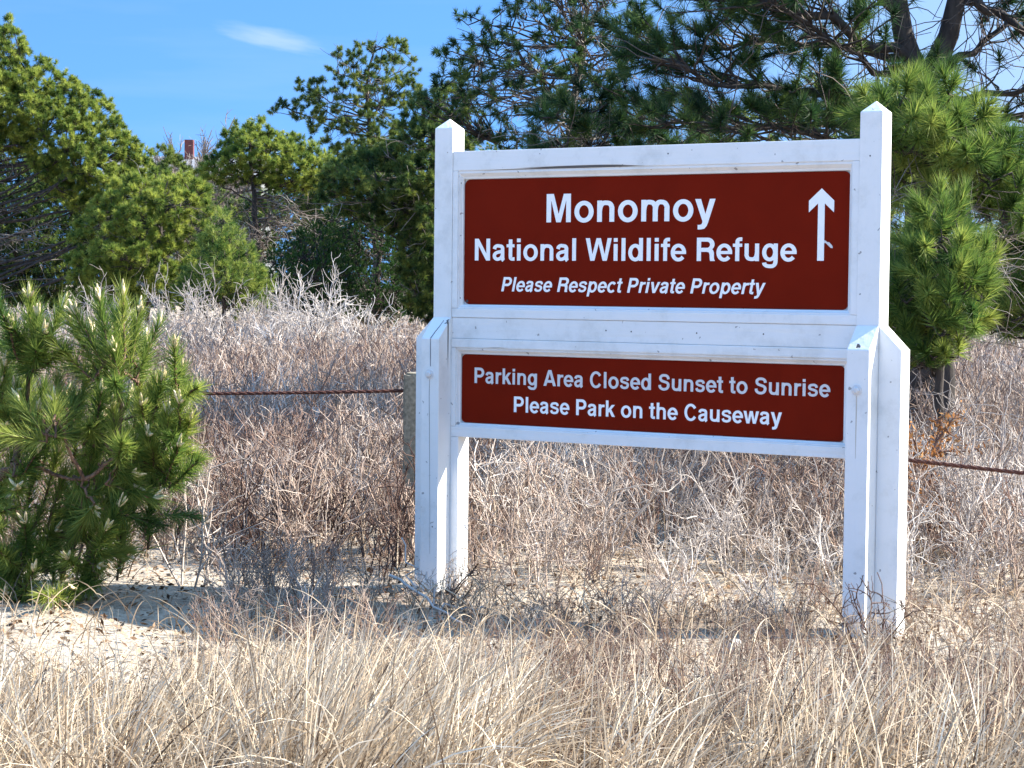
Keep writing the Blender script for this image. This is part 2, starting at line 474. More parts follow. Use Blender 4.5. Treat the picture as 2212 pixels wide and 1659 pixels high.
PY = 0.030
def panel(ix0, ix1, iz0, iz1, ox0, ox1, oz0, oz1, r, label):
    bm_obj("panel_backing", boxbm(ox0, ox1, 0.036, 0.050, oz0, oz1, 0), M_trim, sign)
    bm_obj("panel_trim", trim_bm(ox0, ox1, oz0, oz1, ix0 - 0.0015, ix1 + 0.0015, iz0 - 0.0015, iz1 + 0.0015), M_trim, sign)
    p = bm_obj("sign_panel", prism(rrect(ix0, ix1, iz0, iz1, r), 'y', PY, PY + 0.003, 0), M_panel, sign)
    p["label"] = label
    return p
up = panel(0.1330, 1.8545, 1.1648, 1.6830, S + 0.0272, W - 0.0272, 1.1467, 1.7182, 0.026, "taller brown panel with a white arrow and the refuge name")
lo = panel(0.1262, 1.8452, 0.6692, 0.9550, S + 0.0224, W - 0.0224, 0.6532, 0.9827, 0.020, "low brown panel with two lines about parking")

# lettering: heavy grotesque drawn with a broad pen, 1000 units to the em
VW, HW = 134.0, 112.0
def arc(cx, cy, rx, ry, a0, a1, k=18):
    return [(cx + rx * math.cos(math.radians(a0 + (a1 - a0) * i / k)), cy + ry * math.sin(math.radians(a0 + (a1 - a0) * i / k))) for i in range(k + 1)]
def spline(pts, k=6):
    p = [pts[0]] + list(pts) + [pts[-1]]; out = []
    for i in range(1, len(p) - 2):
        a, b, c, d = (np.array(q, float) for q in p[i - 1:i + 3])
        for j in range(k):
            t = j / k
            out.append(tuple(0.5 * (2 * b + (c - a) * t + (2 * a - 5 * b + 4 * c - d) * t * t + (3 * b - a - 3 * c + d) * t ** 3)))
    return out + [pts[-1]]
def rect(x0, y0, x1, y1): return ('P', [[(x0, y0), (x1, y0), (x1, y1), (x0, y1)]])
def pen(pts, w=1.0): return ('S', pts, w, False)
def ringp(cx, cy, rx, ry): return ('S', arc(cx, cy, rx, ry, 0, 360, 36)[:-1], 1.0, True)
GL = {
 ' ': (278, []),
 'M': (833, [('P', [[(69, 0), (69, 718), (274, 718), (417, 205), (560, 718), (764, 718), (764, 0), (632, 0), (632, 560), (482, 0), (351, 0), (201, 560), (201, 0)]])]),
 'N': (722, [('P', [[(69, 0), (69, 718), (215, 718), (513, 232), (513, 718), (654, 718), (654, 0), (506, 0), (210, 486), (210, 0)]])]),
 'W': (944, [('P', [[(5, 718), (153, 718), (252, 205), (396, 718), (548, 718), (692, 205), (791, 718), (939, 718), (768, 0), (621, 0), (472, 540), (323, 0), (176, 0)]])]),
 'A': (722, [('P', [[(20, 0), (278, 718), (446, 718), (702, 0), (547, 0), (499, 147), (222, 147), (174, 0)], [(264, 268), (362, 560), (458, 268)]])]),
 'P': (667, [('P', [[(73, 0), (73, 718)] + arc(390, 490, 237, 228, 90, -90) + [(217, 262), (217, 0)], [(217, 595)] + arc(375, 490, 108, 105, 90, -90) + [(217, 385)]])]),
 'R': (722, [('P', [[(76, 0), (76, 718)] + arc(440, 515, 232, 203, 90, -48) + [(632, 318), (655, 250), (658, 95), (668, 40), (690, 18), (690, 0), (532, 0), (518, 50), (512, 190), (490, 262), (420, 283), (220, 283), (220, 0)], [(220, 596)] + arc(418, 501, 104, 95, 90, -90) + [(220, 406)]])]),
 'C': (722, [pen(arc(372, 359, 256, 320, 34, 326, 34))]),
 'S': (667, [pen(spline([(552, 500), (535, 575), (470, 640), (360, 664), (235, 650), (152, 585), (150, 490), (215, 425), (335, 388), (455, 355), (535, 295), (540, 185), (470, 90), (340, 55), (215, 75), (125, 150), (108, 240)]))]),
 'a': (556, [pen(spline([(103, 375), (128, 440), (195, 480), (280, 478), (365, 462), (408, 410), (412, 340), (412, 120), (425, 40), (455, 0)])), pen(spline([(412, 310), (320, 288), (200, 262), (115, 205), (105, 125), (165, 55), (255, 48), (350, 90), (410, 175)]), 0.95)]),
 'c': (556, [pen(arc(292, 259, 200, 219, 42, 318, 30))]),
 'd': (611, [ringp(280, 259, 180, 219), rect(411, 0, 547, 718)]),
 'e': (556, [pen(arc(281, 259, 196, 219, 2, 322, 32)), rect(105, 214, 543, 308)]),
 'f': (333, [pen(spline([(158, 0), (158, 300), (158, 560), (178, 635), (235, 664), (318, 664)])), rect(10, 434, 318, 532)]),
 'g': (611, [ringp(280, 264, 178, 214), pen(spline([(477, 532), (477, 250), (475, 0), (450, -95), (385, -148), (290, -156), (190, -142), (120, -95), (108, -45)]))]),
 'h': (611, [rect(67, 0, 203, 718), pen(spline([(135, 270), (160, 390), (230, 462), (320, 474), (420, 450), (472, 370), (476, 290), (476, 0)]))]),
 'i': (278, [rect(70, 0, 208, 532), rect(70, 598, 208, 718)]),
 'k': (556, [rect(64, 0, 200, 718), ('P', [[(195, 165), (195, 330), (378, 532), (540, 532), (346, 322), (552, 0), (388, 0), (253, 226)]])]),
 'l': (278, [rect(70, 0, 208, 718)]),
 'm': (889, [rect(64, 0, 198, 532), pen(spline([(131, 270), (155, 390), (215, 462), (290, 474), (380, 452), (442, 370), (445, 290), (445, 0)])), pen(spline([(445, 270), (469, 390), (530, 462), (605, 474), (695, 452), (757, 370), (760, 290), (760, 0)]))]),
 'n': (611, [rect(66, 0, 200, 532), pen(spline([(133, 270), (160, 390), (230, 462), (320, 474), (420, 450), (472, 370), (476, 290), (476, 0)]))]),
 'o': (611, [ringp(305, 259, 204, 219)]),
 'p': (611, [rect(66, -207, 200, 532), ringp(331, 259, 180, 219)]),
 'r': (389, [rect(64, 0, 200, 532), pen(spline([(132, 250), (150, 365), (205, 440), (290, 466), (380, 466)]))]),
 's': (556, [pen(spline([(452, 368), (428, 440), (350, 480), (265, 482), (165, 462), (112, 400), (128, 335), (215, 298), (325, 270), (425, 232), (448, 160), (405, 80), (320, 50), (235, 50), (140, 80), (94, 160)]), 0.93)]),
 't': (333, [pen(spline([(159, 690), (159, 400), (159, 130), (182, 66), (240, 53), (314, 54)])), rect(10, 434, 309, 532)]),
 'u': (611, [rect(411, 0, 545, 532), pen(spline([(478, 262), (452, 142), (382, 70), (292, 58), (192, 82), (139, 162), (135, 242), (135, 532)]))]),
 'v': (556, [('P', [[(12, 532), (160, 532), (278, 165), (396, 532), (544, 532), (354, 0), (202, 0)]])]),
 'w': (778, [('P', [[(8, 532), (150, 532), (233, 165), (316, 532), (462, 532), (545, 165), (628, 532), (770, 532), (618, 0), (475, 0), (389, 345), (303, 0), (160, 0)]])]),
 'y': (556, [('P', [[(10, 532), (164, 532), (284, 165), (398, 532), (546, 532), (358, -35), (320, -125), (260, -190), (170, -207), (85, -207), (85, -95), (130, -97), (180, -85), (205, -45), (208, -5)]])]),
}
def stroke_poly(pts, w, closed):
    p = np.array(pts, float); k = len(p)
    if closed: t = np.roll(p, -1, 0) - np.roll(p, 1, 0)
    else:
        t = np.gradient(p, axis=0); t[0] = p[1] - p[0]; t[-1] = p[-1] - p[-2]
    t /= np.linalg.norm(t, axis=1, keepdims=True)
    nn = np.stack([-t[:, 1], t[:, 0]], 1)
    h = np.sqrt((VW / 2 * nn[:, 0]) ** 2 + (HW / 2 * nn[:, 1]) ** 2) * w
    return p - nn * h[:, None], p + nn * h[:, None]

def lettering(lines, mat, parent, label=None):
    bm = bmesh.new()
    for text, x0, x1, base, cap, shear in lines:
        adv = 0.0; place = []
        for ch in text:
            w, parts = GL[ch]; place.append((adv, parts)); adv += w
        lo_ = GL[text[0]]; left = 69.0; right = 12.0 if text[-1] == 'y' else 15.0
        sy = cap / 718.0; sx = (x1 - x0) / (adv - left - right)
        lift = 0
        for a, parts in place:
            for si, st in enumerate(parts):
                y = PY - 0.0010 - 0.00012 * si
                def V(u, v): return bm.verts.new((x0 + (u + a - left) * sx + shear * v * sy, y, base + v * sy))
                if st[0] == 'P':
                    polys = [[Vector((u, v, 0)) for u, v in pl] for pl in st[1]]
                    flat = [q for pl in polys for q in pl]
                    vs = [V(q.x, q.y) for q in flat]
                    for tri in tessellate_polygon(polys):
                        try: bm.faces.new([vs[i] for i in tri])
                        except ValueError: pass
                else:
                    L_, R_ = stroke_poly(st[1], st[2], st[3])
                    va = [V(*q) for q in L_]; vb = [V(*q) for q in R_]
                    k = len(va)
                    for i in range(k if st[3] else k - 1):
                        j = (i + 1) % k
                        bm.faces.new((va[i], va[j], vb[j], vb[i]))
    r = bmesh.ops.extrude_face_region(bm, geom=list(bm.faces))
    bmesh.ops.translate(bm, verts=[e for e in r["geom"] if isinstance(e, bmesh.types.BMVert)], vec=(0, 0.0008, 0))
    o = bm_obj("lettering", bm, mat, parent)
    if label: o["label"] = label
    return o
IT = math.tan(math.radians(12))
lettering([("Monomoy", 0.5325, 1.2965, 1.5022, 0.1148, 0)], M_letter, up, "the word Monomoy in large white letters")
lettering([("National Wildlife Refuge", 0.1856, 1.6413, 1.3465, 0.0905, 0)], M_letter, up, "white line reading National Wildlife Refuge")
lettering([("Please Respect Private Property", 0.3170, 1.5060, 1.2198, 0.0588, IT)], M_letter, up, "slanted white line reading Please Respect Private Property")
lettering([("Parking Area Closed Sunset to Sunrise", 0.1892, 1.7885, 0.8360, 0.0648, 0)], M_letter_dull, lo, "greyish line reading Parking Area Closed Sunset to Sunrise")
lettering([("Please Park on the Causeway", 0.3845, 1.5914, 0.7222, 0.0648, 0)], M_letter, lo, "white line reading Please Park on the Causeway")
AR = [(1.7401, 1.6199), (1.6886, 1.5742), (1.6890, 1.5305), (1.7262, 1.5640), (1.7258, 1.3483), (1.7530, 1.3483), (1.7532, 1.5635), (1.7908, 1.5300), (1.7913, 1.5735)]
bm_obj("arrow", prism(AR, 'y', PY - 0.0012, PY - 0.0003, 0), M_letter, up)
bm_obj("paint_run", prism([(1.7525, 1.4262), (1.7610, 1.4225), (1.7645, 1.4190), (1.7740, 1.4172), (1.7830, 1.4085), (1.7880, 1.4015), (1.7878, 1.3958), (1.7800, 1.3965), (1.7720, 1.4035), (1.7640, 1.4110), (1.7590, 1.4150), (1.7525, 1.4140)], 'y', PY - 0.0014, PY - 0.0004, 0), M_letter_dull, up)
bm_obj("nail", disc_bm((0.1490, PY, 1.1775), 0.006, 0.002, 10), M_dark, up)
for x, z, yy in ((1.10, 1.765, 0.004), (0.945, 1.066, 0.006), (1.235, 1.066, 0.006), (1.52, 1.068, 0.006), (0.83, 1.068, 0.006), (1.943, 1.735, 0.0), (0.36, 1.7125, 0.010), (0.62, 1.712, 0.010), (0.98, 1.712, 0.010), (1.30, 1.7125, 0.010), (1.70, 1.712, 0.010), (0.1235, 1.668, 0.014), (0.1235, 1.45, 0.014), (0.1235, 1.19, 0.014), (0.063, 0.235, -S)):
    bm_obj("nail", disc_bm((x, yy + 0.0005, z), 0.0032, 0.0016, 8), M_dark, sign)
# drying cracks in the old timber: thin recessed slivers
def crack(pts, w, y0):
    g = []
    bm = bmesh.new()
    a = [bm.verts.new((x - w * s / 2, y0 + (yy if yy else 0), z)) for x, z, s, yy in pts]
    b_ = [bm.verts.new((x + w * s / 2, y0 + (yy if yy else 0), z)) for x, z, s, yy in pts]
    for i in range(len(pts) - 1): bm.faces.new((a[i], a[i + 1], b_[i + 1], b_[i]))
    r = bmesh.ops.extrude_face_region(bm, geom=list(bm.faces))
    bmesh.ops.translate(bm, verts=[e for e in r["geom"] if isinstance(e, bmesh.types.BMVert)], vec=(0, 0.002, 0))
    return bm
M_crack = simple_mat("bare_crack", (0.16, 0.16, 0.17), 0.9)
bm_obj("crack", crack([(0.062, ZA - 0.012, 0.4, S - 0.013), (0.058, ZA - 0.035, 1, S - 0.036), (0.051, ZA - 0.060, 1.3, S - 0.061), (0.046, ZA - S + 0.002, 1.0, 0.0)], 0.003, -S - 0.0012), M_crack, sign)
bm_obj("crack", crack([(0.046, ZA - S, 1.0, 0), (0.047, 0.95, 1.2, 0), (0.0475, 0.905, 0.9, 0)], 0.003, -S - 0.0008), M_crack, sign)
bm_obj("crack", crack([(0.0435, 0.85, 0.8, 0), (0.042, 0.78, 1.0, 0), (0.0445, 0.66, 1.0, 0), (0.047, 0.5, 0.8, 0), (0.050, 0.3, 0.6, 0), (0.051, 0.12, 0.3, 0)], 0.002, -S - 0.0008), M_crack, sign)

M_streak = simple_mat("faint_stain", (0.50, 0.45, 0.38), 0.7)
bm_obj("stain", crack([(W + 0.042, 0.855, 0.7, 0), (W + 0.0425, 0.80, 1.0, 0), (W + 0.042, 0.70, 0.7, 0), (W + 0.0425, 0.62, 0.2, 0)], 0.004, -S - 0.0008), M_streak, sign)

# ------------------------------------------------------------------ concrete post and wire rope
def concrete_post(x, y, rz, label):
    t = thing("concrete_post", label, "post", (x, y, float(ground_z(x, y))), rz, "concrete posts of the cable fence")
    bm = bmesh.new()
    bmesh.ops.create_cube(bm, size=1.0)
    bmesh.ops.scale(bm, vec=(0.19, 0.17, 1.0), verts=bm.verts)
    bmesh.ops.translate(bm, vec=(0, 0, 0.36), verts=bm.verts)
    bmesh.ops.bevel(bm, geom=list(bm.edges), offset=0.012, segments=2, affect='EDGES')
    bmesh.ops.subdivide_edges(bm, edges=[e for e in bm.edges if e.calc_length() > 0.1], cuts=5, use_grid_fill=True)
    rn = random.Random(4)
    for v in bm.verts: v.co += Vector((rn.uniform(-1, 1), rn.uniform(-1, 1), rn.uniform(-1, 1))) * 0.003
    bm_obj("shaft", bm, M_concrete, t)
    for sx in (-1, 1):
        eye = Geo()
        a = np.linspace(0, 2 * math.pi, 17)
        P = np.stack([sx * (0.108 + 0.022 * np.cos(a)), np.zeros(17), 0.71 + 0.022 * np.sin(a)], -1)[None]
        tubes(eye, P, np.full((1, 17), 0.006), 8, 0.0)
        eye.build("eye_bolt", M_rust, t, True)
    return t
PX, PYY = -0.755, 1.062
p1 = concrete_post(PX, PYY, 0.10, "weathered concrete fence post just behind the left leg of the sign")
ca, sa = math.cos(0.10), math.sin(0.10)

def wire_rope(p0, p1, sag, label, name="wire_rope"):
    n = 260
    t = np.linspace(0, 1, n)
    p0 = np.array(p0); p1 = np.array(p1)
    C = p0 + (p1 - p0) * t[:, None]; C[:, 2] -= sag * 4 * t * (1 - t)
    L = np.linalg.norm(p1 - p0)
    T = norm(np.gradient(C, axis=0)); E1 = norm(np.cross(T, [0, 0, 1.0])); E2 = np.cross(T, E1)
    g = Geo()
    for k in range(3):
        a = t * L / 0.115 * 2 * math.pi + k * 2 * math.pi / 3
        P = C + 0.0045 * (np.cos(a)[:, None] * E1 + np.sin(a)[:, None] * E2)
        tubes(g, P[None], np.full((1, n), 0.0052), 6, 0.0)
    o = g.build(name, M_rust, None, True)
    return tag(o, label, "cable", "wire ropes of the cable fence")
lx, ly = PX - ca * 0.118, PYY - sa * 0.118
rx, ry = PX + ca * 0.118, PYY + sa * 0.118
wire_rope((lx, ly, 0.728), (-3.9, -1.02, 0.745), 0.035, "rusty twisted cable strung left of the concrete post towards the pine sapling")
wire_rope((rx, ry, 0.712), (4.2, 1.05, 0.44), 0.055, "rusty twisted cable running behind the sign and out past its right leg")

# ------------------------------------------------------------------ pines
M_needle = {
 'olive': foliage_mat("needles_olive", [(0.0, (0.024, 0.060, 0.016)), (0.40, (0.125, 0.200, 0.036)), (1.0, (0.38, 0.43, 0.085))], 0.50),
 'green': foliage_mat("needles_green", [(0.0, (0.020, 0.052, 0.018)), (0.5, (0.090, 0.150, 0.034)), (1.0, (0.26, 0.30, 0.065))], 0.46),
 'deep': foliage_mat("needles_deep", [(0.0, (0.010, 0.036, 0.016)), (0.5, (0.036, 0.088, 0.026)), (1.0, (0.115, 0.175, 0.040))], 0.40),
 'fresh': foliage_mat("needles_fresh", [(0.0, (0.020, 0.066, 0.018)), (0.5, (0.110, 0.190, 0.036)), (1.0, (0.32, 0.37, 0.080))], 0.47),
 'juniper': foliage_mat("sprays_juniper", [(0.0, (0.012, 0.040, 0.011)), (0.5, (0.030, 0.090, 0.018)), (1.0, (0.085, 0.165, 0.034))], 0.38),
}
M_bark = bark_mat("pine_bark", (0.016, 0.013, 0.012), (0.066, 0.054, 0.048))
M_bark_warm = bark_mat("pine_bark_young", (0.085, 0.045, 0.028), (0.22, 0.13, 0.085), 60)
M_deadwood = foliage_mat("dead_twigs", [(0.0, (0.05, 0.04, 0.036)), (0.5, (0.16, 0.135, 0.12)), (1.0, (0.40, 0.37, 0.34))], 0.0, 0.9, 0.1)
UP = np.array([0, 0, 1.0])

def tufts(g, P, D, slen, nper, nlen, width, tint, rng, a0=22, a1=78):
    N = len(P); D = norm(D)
    ref = np.where(np.abs(D[:, 2:3]) > 0.9, np.array([1.0, 0, 0]), UP)
    E1 = norm(np.cross(D, ref)); E2 = np.cross(D, E1)
    u = rng.random((N, nper)) ** 0.8
    ph = rng.random((N, nper)) * 2 * math.pi
    al = np.radians(a1 + (a0 - a1) * u + rng.normal(size=(N, nper)) * 9)
    slen = np.broadcast_to(slen, (N,))
    base = P[:, None] + D[:, None] * (slen[:, None] * u)[..., None]
    d = D[:, None] * np.cos(al)[..., None] + (E1[:, None] * np.cos(ph)[..., None] + E2[:, None] * np.sin(ph)[..., None]) * np.sin(al)[..., None]
    L = nlen * (0.7 + 0.45 * rng.random((N, nper)))
    tip = base + d * L[..., None]
    tip[..., 2] -= 0.10 * L * np.hypot(d[..., 0], d[..., 1]) * rng.random((N, nper))
    w = norm(np.cross(d, rng.normal(size=(N, nper, 3)))) * (width / 2)
    V = np.stack([base - w, base + w, tip], 2)
    t = np.clip(np.broadcast_to(tint, (N,))[:, None] + rng.normal(size=(N, nper)) * 0.16, 0, 1)
    g.add(V, np.repeat(t.ravel(), 3), tris=np.arange(N * nper * 3))

def px(p, dist): return (p - 1106.0) / 4427.0 * dist      # metres right of the axis for a bearing
def inside(poly, Q):
    c = np.zeros(len(Q), bool); x, y = Q[:, 0], Q[:, 1]
    j = len(poly) - 1
    for i in range(len(poly)):
        xi, yi = poly[i]; xj, yj = poly[j]
        m = (yi > y) != (yj > y)
        c ^= m & (x < (xj - xi) * (y - yi) / (yj - yi + 1e-12) + xi)
        j = i
    return c
def edge_dist(poly, Q):
    d = np.full(len(Q), 1e9)
    for i in range(len(poly)):
        a = poly[i]; b = poly[(i + 1) % len(poly)]; ab = b - a
        t = np.clip(((Q - a) @ ab) / (ab @ ab + 1e-12), 0, 1)
        d = np.minimum(d, np.linalg.norm(Q - (a + t[:, None] * ab), axis=1))
    return d
def fill(poly, n, sep, rng):
    """scattered points inside an outline, kept apart from one another"""
    lo, hi = poly.min(0), poly.max(0); out = np.zeros((0, 3))
    for _ in range(40 * n):
        q = rng.uniform(lo, hi, (1, 2))
        if not inside(poly, q)[0]: continue
        e = edge_dist(poly, q)[0]
        th = 0.10 + min(1.3, 0.85 * e + 0.35 * math.sqrt(e))
        dd = th * math.sqrt(rng.random()) * (-1 if rng.random() < 0.62 else 1)
        c = np.array([q[0, 0], dd, q[0, 1]])
        if len(out) and np.min(np.linalg.norm(out - c, axis=1)) < sep: continue
        out = np.vstack([out, c])
        if len(out) >= n: break
    return out
def metres(outline, dist, foot):
    """silhouette given by bearings and heights -> (right, up) metres from the foot of the tree"""
    q = np.array(outline, float)
    return np.stack([px(q[:, 0], dist) - px(foot, dist), CAM[2] + (619.0 + (q[:, 0] - 1106) * 0.010 - q[:, 1]) / 4427.0 * dist], 1)

def pine(name, label, foot, dist, outline, seed, kind='olive', n=150, sep=0.16, per=11, nper=32, nlen=0.085, width=0.012, slen=0.07, puff=0.24,
         dead_zone=None, ndead=0, dead_r=0.016, rtrunk=0.09, tmean=0.55, tvar=0.26, group="pines behind the brush", cat="tree", up=0.5, a0=20, a1=95, limb_frac=0.12, limb_r=0.022):
    rng = np.random.default_rng(seed)
    x, y = spot(px(foot, dist), dist)
    gz = float(ground_z(x, y))
    t = thing(name, label, cat, (x, y, gz), 0.0, group)
    poly = metres(outline, dist, foot); poly[:, 1] -= gz
    S3 = fill(poly, n, sep, rng)
    seeds = GR * S3[:, :1] + GF * S3[:, 1:2] + UP * S3[:, 2:3]
    ztop = poly[:, 1].max(); xt = poly[poly[:, 1] > ztop - 0.15 * (ztop - poly[:, 1].min())][:, 0].mean()
    wood = Geo(); leaf = Geo(); dw = Geo()
    K = 14; s = np.linspace(0, 1, K)
    tr = (GR * xt) * (s[:, None] ** 1.4) + UP * (-0.15 + s * (ztop - 0.05))[:, None]
    tr[1:-1] += np.cumsum(rng.normal(size=(K - 2, 3)) * [0.03, 0.03, 0], 0) * ztop / 5
    tubes(wood, tr[None], (rtrunk * (1.03 - s) ** 0.75 + 0.006)[None], 9, 0.3)
    # main limbs reach a third of the clumps, the others branch off the nearest limb
    m = len(seeds); order = rng.permutation(m); nm = max(5, int(m * limb_frac))
    mi = order[:nm]; oi = order[nm:]
    hor = np.linalg.norm(seeds[mi, :2] - np.interp(seeds[mi, 2], tr[:, 2], tr[:, 0])[:, None] * [1, 0] - np.interp(seeds[mi, 2], tr[:, 2], tr[:, 1])[:, None] * [0, 1], axis=1)
    za = np.clip(seeds[mi, 2] - hor * rng.uniform(0.1, 0.55, nm) - 0.05, 0.12 * ztop, ztop * 0.97)
    A = np.stack([np.interp(za, tr[:, 2], tr[:, k]) for k in range(3)], -1)
    u = np.linspace(0, 1, 7)[None, :, None]
    mid = (A + seeds[mi]) / 2 + UP * (-0.06 * hor)[:, None] + rng.normal(size=(nm, 3)) * 0.06
    LP = A[:, None] * (1 - u) ** 2 + 2 * mid[:, None] * u * (1 - u) + seeds[mi][:, None] * u ** 2
    LP[:, 1:-1] += rng.normal(size=(nm, 5, 3)) * 0.02
    tubes(wood, LP, (limb_r * (0.45 + 0.35 * hor))[:, None] * np.linspace(1, 0.3, 7) + 0.003, 5, 0.3)
    if len(oi):
        cand = LP[:, 2:6].reshape(-1, 3)
        dist2 = np.linalg.norm(seeds[oi][:, None] - cand[None], axis=2) + 0.6 * np.maximum(0, cand[None, :, 2] - seeds[oi][:, None, 2])
        B0 = cand[dist2.argmin(1)]
        u5 = np.linspace(0, 1, 5)[None, :, None]
        bp = B0[:, None] + (seeds[oi] - B0)[:, None] * u5; bp[:, 1:-1] += rng.normal(size=(len(oi), 3, 3)) * 0.025
        tubes(wood, bp, np.linspace(0.011, 0.005, 5)[None].repeat(len(oi), 0), 4, 0.3)
    # needle tufts round every clump
    ii = np.repeat(np.arange(m), per); N = len(ii)
    axis = np.stack([np.interp(seeds[:, 2], tr[:, 2], tr[:, k]) for k in range(3)], -1)
    outw = norm(seeds - axis + 1e-6)
    dr = norm(rng.normal(size=(N, 3)) + outw[ii] * 0.55 + UP * 0.55)
    C0 = seeds[ii] + dr * (puff * rng.uniform(0.25, 1.0, N))[:, None] * [1, 1, 0.8]
    tubes(wood, np.stack([seeds[ii], (seeds[ii] + C0) / 2 - UP * 0.01, C0], 1), np.array([0.0045, 0.004, 0.0035])[None].repeat(N, 0), 3, 0.3)
    D3 = norm(dr + UP * rng.uniform(0.1, 1.0, N)[:, None] * up * 1.6 + rng.normal(size=(N, 3)) * 0.3)
    tint = np.clip(tmean + rng.normal(size=N) * tvar + 0.13 * rng.normal(size=m)[ii], 0.02, 1)
    tufts(leaf, C0, D3, slen * rng.uniform(0.7, 1.3, N), nper, nlen, width, tint, rng, a0, a1)
    wood.build("trunk", M_bark, t, True)
    leaf.build("crown", M_needle[kind], t)
    if ndead:
        zp = metres(dead_zone, dist, foot) if dead_zone else poly
        zp = zp.copy(); 
        E3 = fill(zp, ndead, 0.05, rng); Q = GR * E3[:, :1] + GF * E3[:, 1:2] + UP * E3[:, 2:3]
        k = len(Q)
        hz = np.clip(Q[:, 2] + rng.uniform(-0.5, 0.5, k), 0.1, ztop * 0.8)
        A = np.stack([np.interp(hz, tr[:, 2], tr[:, c]) for c in range(3)], -1)
        u7 = np.linspace(0, 1, 7)[None, :, None]
        P = A[:, None] + (Q - A)[:, None] * u7; P[:, 1:] += np.cumsum(rng.normal(size=(k, 6, 3)) * 0.05, 1)
        tubes(dw, P, np.linspace(dead_r, dead_r * 0.3, 7)[None].repeat(k, 0), 4, rng.uniform(0.1, 0.7, k))
        kk = np.repeat(np.arange(k), 12); n4 = len(kk)
        Q0, TQ = along(P, kk, 0.25 + 0.75 * rng.random(n4))
        QP = grow(Q0, norm(TQ + rng.normal(size=(n4, 3)) * 0.75), rng.uniform(0.15, 0.6, n4), 5, 0.0, 0.28, rng)
        tubes(dw, QP, np.linspace(0.4, 0.2, 5)[None].repeat(n4, 0) * dead_r, 3, rng.uniform(0.1, 0.9, n4))
        dw.build("dead_limbs", M_deadwood, t)
    return t

FAR = dict(per=6, nper=84, nlen=0.098, width=0.0105, slen=0.05, puff=0.105, a0=10, a1=112)
pine("pine_tree", "tall broad olive green pine at the far left, highest of the left group", -50, 40,
     [(-190, 90), (-110, 70), (-30, 85), (5, 60), (28, 46), (50, 75), (58, 115), (100, 138), (130, 150), (142, 170), (185, 190), (215, 215), (236, 225), (252, 265), (278, 290), (302, 320), (322, 345), (332, 380), (322, 420), (345, 470), (330, 525), (260, 545), (200, 480), (120, 430), (60, 350), (0, 320), (-100, 400), (-190, 380)],
     11, 'olive', n=900, sep=0.15, rtrunk=0.17, tmean=0.6, dead_zone=[(-60, 330), (60, 340), (190, 470), (250, 600), (200, 640), (-60, 650)], ndead=22, **FAR, limb_frac=0.05)
pine("pine_tree", "low bushy yellow green pine filling in under the tall far left pine", 300, 38,
     [(150, 540), (180, 470), (230, 410), (290, 380), (330, 365), (352, 372), (400, 375), (438, 400), (455, 440), (445, 500), (405, 520), (430, 590), (400, 655), (300, 665), (200, 655), (160, 610)],
     12, 'olive', n=330, sep=0.15, rtrunk=0.08, tmean=0.66, ndead=12, **FAR)
pine("pine_tree", "dark tipped pine poking up in front of the distant grey roof", 362, 43,
     [(325, 400), (332, 350), (345, 318), (356, 300), (366, 315), (376, 350), (392, 352), (412, 372), (440, 368), (455, 400), (450, 470), (330, 470)],
     13, 'green', n=70, rtrunk=0.07, tmean=0.55, **FAR, sep=0.15)
pine("pine_tree", "young light green pine with a pointed top in front of the bare grey limbs", 478, 31,
     [(477, 462), (490, 490), (510, 520), (540, 560), (568, 610), (570, 665), (400, 665), (395, 630), (430, 570), (452, 515), (465, 490)],
     14, 'fresh', n=95, per=9, nper=34, nlen=0.095, width=0.009, slen=0.10, puff=0.16, rtrunk=0.035, tmean=0.58, a0=18, a1=65, up=0.9)
pine("pine_tree", "umbrella shaped pine with bare dead limbs under its crown, right of the chimney", 575, 41,
     [(432, 372), (455, 345), (478, 318), (492, 290), (520, 272), (545, 260), (572, 268), (600, 290), (632, 300), (672, 318), (705, 340), (722, 370), (705, 402), (660, 412), (600, 422), (560, 402), (500, 402), (450, 398)],
     15, 'olive', n=190, sep=0.15, rtrunk=0.10, tmean=0.62, dead_zone=[(440, 400), (720, 410), (730, 560), (640, 600), (520, 590), (450, 520)], ndead=40, **FAR)
pine("pine_tree", "tall open pine with sky showing through its top, left of the sign", 800, 46,
     [(841, 81), (882, 104), (880, 130), (893, 145), (905, 182), (885, 225), (868, 280), (860, 330), (830, 400), (780, 420), (740, 400), (700, 330), (645, 268), (602, 260), (586, 242), (600, 226), (642, 226), (632, 185), (660, 175), (697, 166), (723, 152), (717, 117), (745, 112), (775, 98), (812, 95)],
     16, 'green', n=175, sep=0.22, rtrunk=0.10, tmean=0.52, ndead=14, **FAR)
JUN = dict(per=12, nper=30, nlen=0.05, width=0.011, slen=0.08, puff=0.2, group=None, a0=15, a1=60, up=0.8)
pine("juniper_tree", "dense dark green juniper low in the wood, left of the sign", 668, 35,
     [(585, 570), (610, 545), (640, 515), (680, 498), (720, 515), (742, 570), (755, 630), (735, 690), (650, 690), (585, 650)], 17, 'juniper', n=110, rtrunk=0.06, tmean=0.45, **JUN)
pine("juniper_tree", "taller dark juniper standing next to the left post of the sign", 805, 37,
     [(715, 480), (735, 430), (770, 395), (800, 380), (850, 420), (885, 500), (885, 610), (860, 700), (760, 700), (735, 600)], 18, 'juniper', n=150, rtrunk=0.07, tmean=0.48, ndead=14, **JUN)
pine("pine_tree", "shaded green pine half hidden by the left post of the sign", 935, 35,
     [(700, 372), (760, 322), (830, 325), (870, 262), (905, 212), (950, 190), (1010, 215), (1010, 700), (890, 695), (845, 500), (770, 470), (690, 440)],
     19, 'green', n=420, rtrunk=0.11, tmean=0.46, ndead=26, **FAR, sep=0.16)
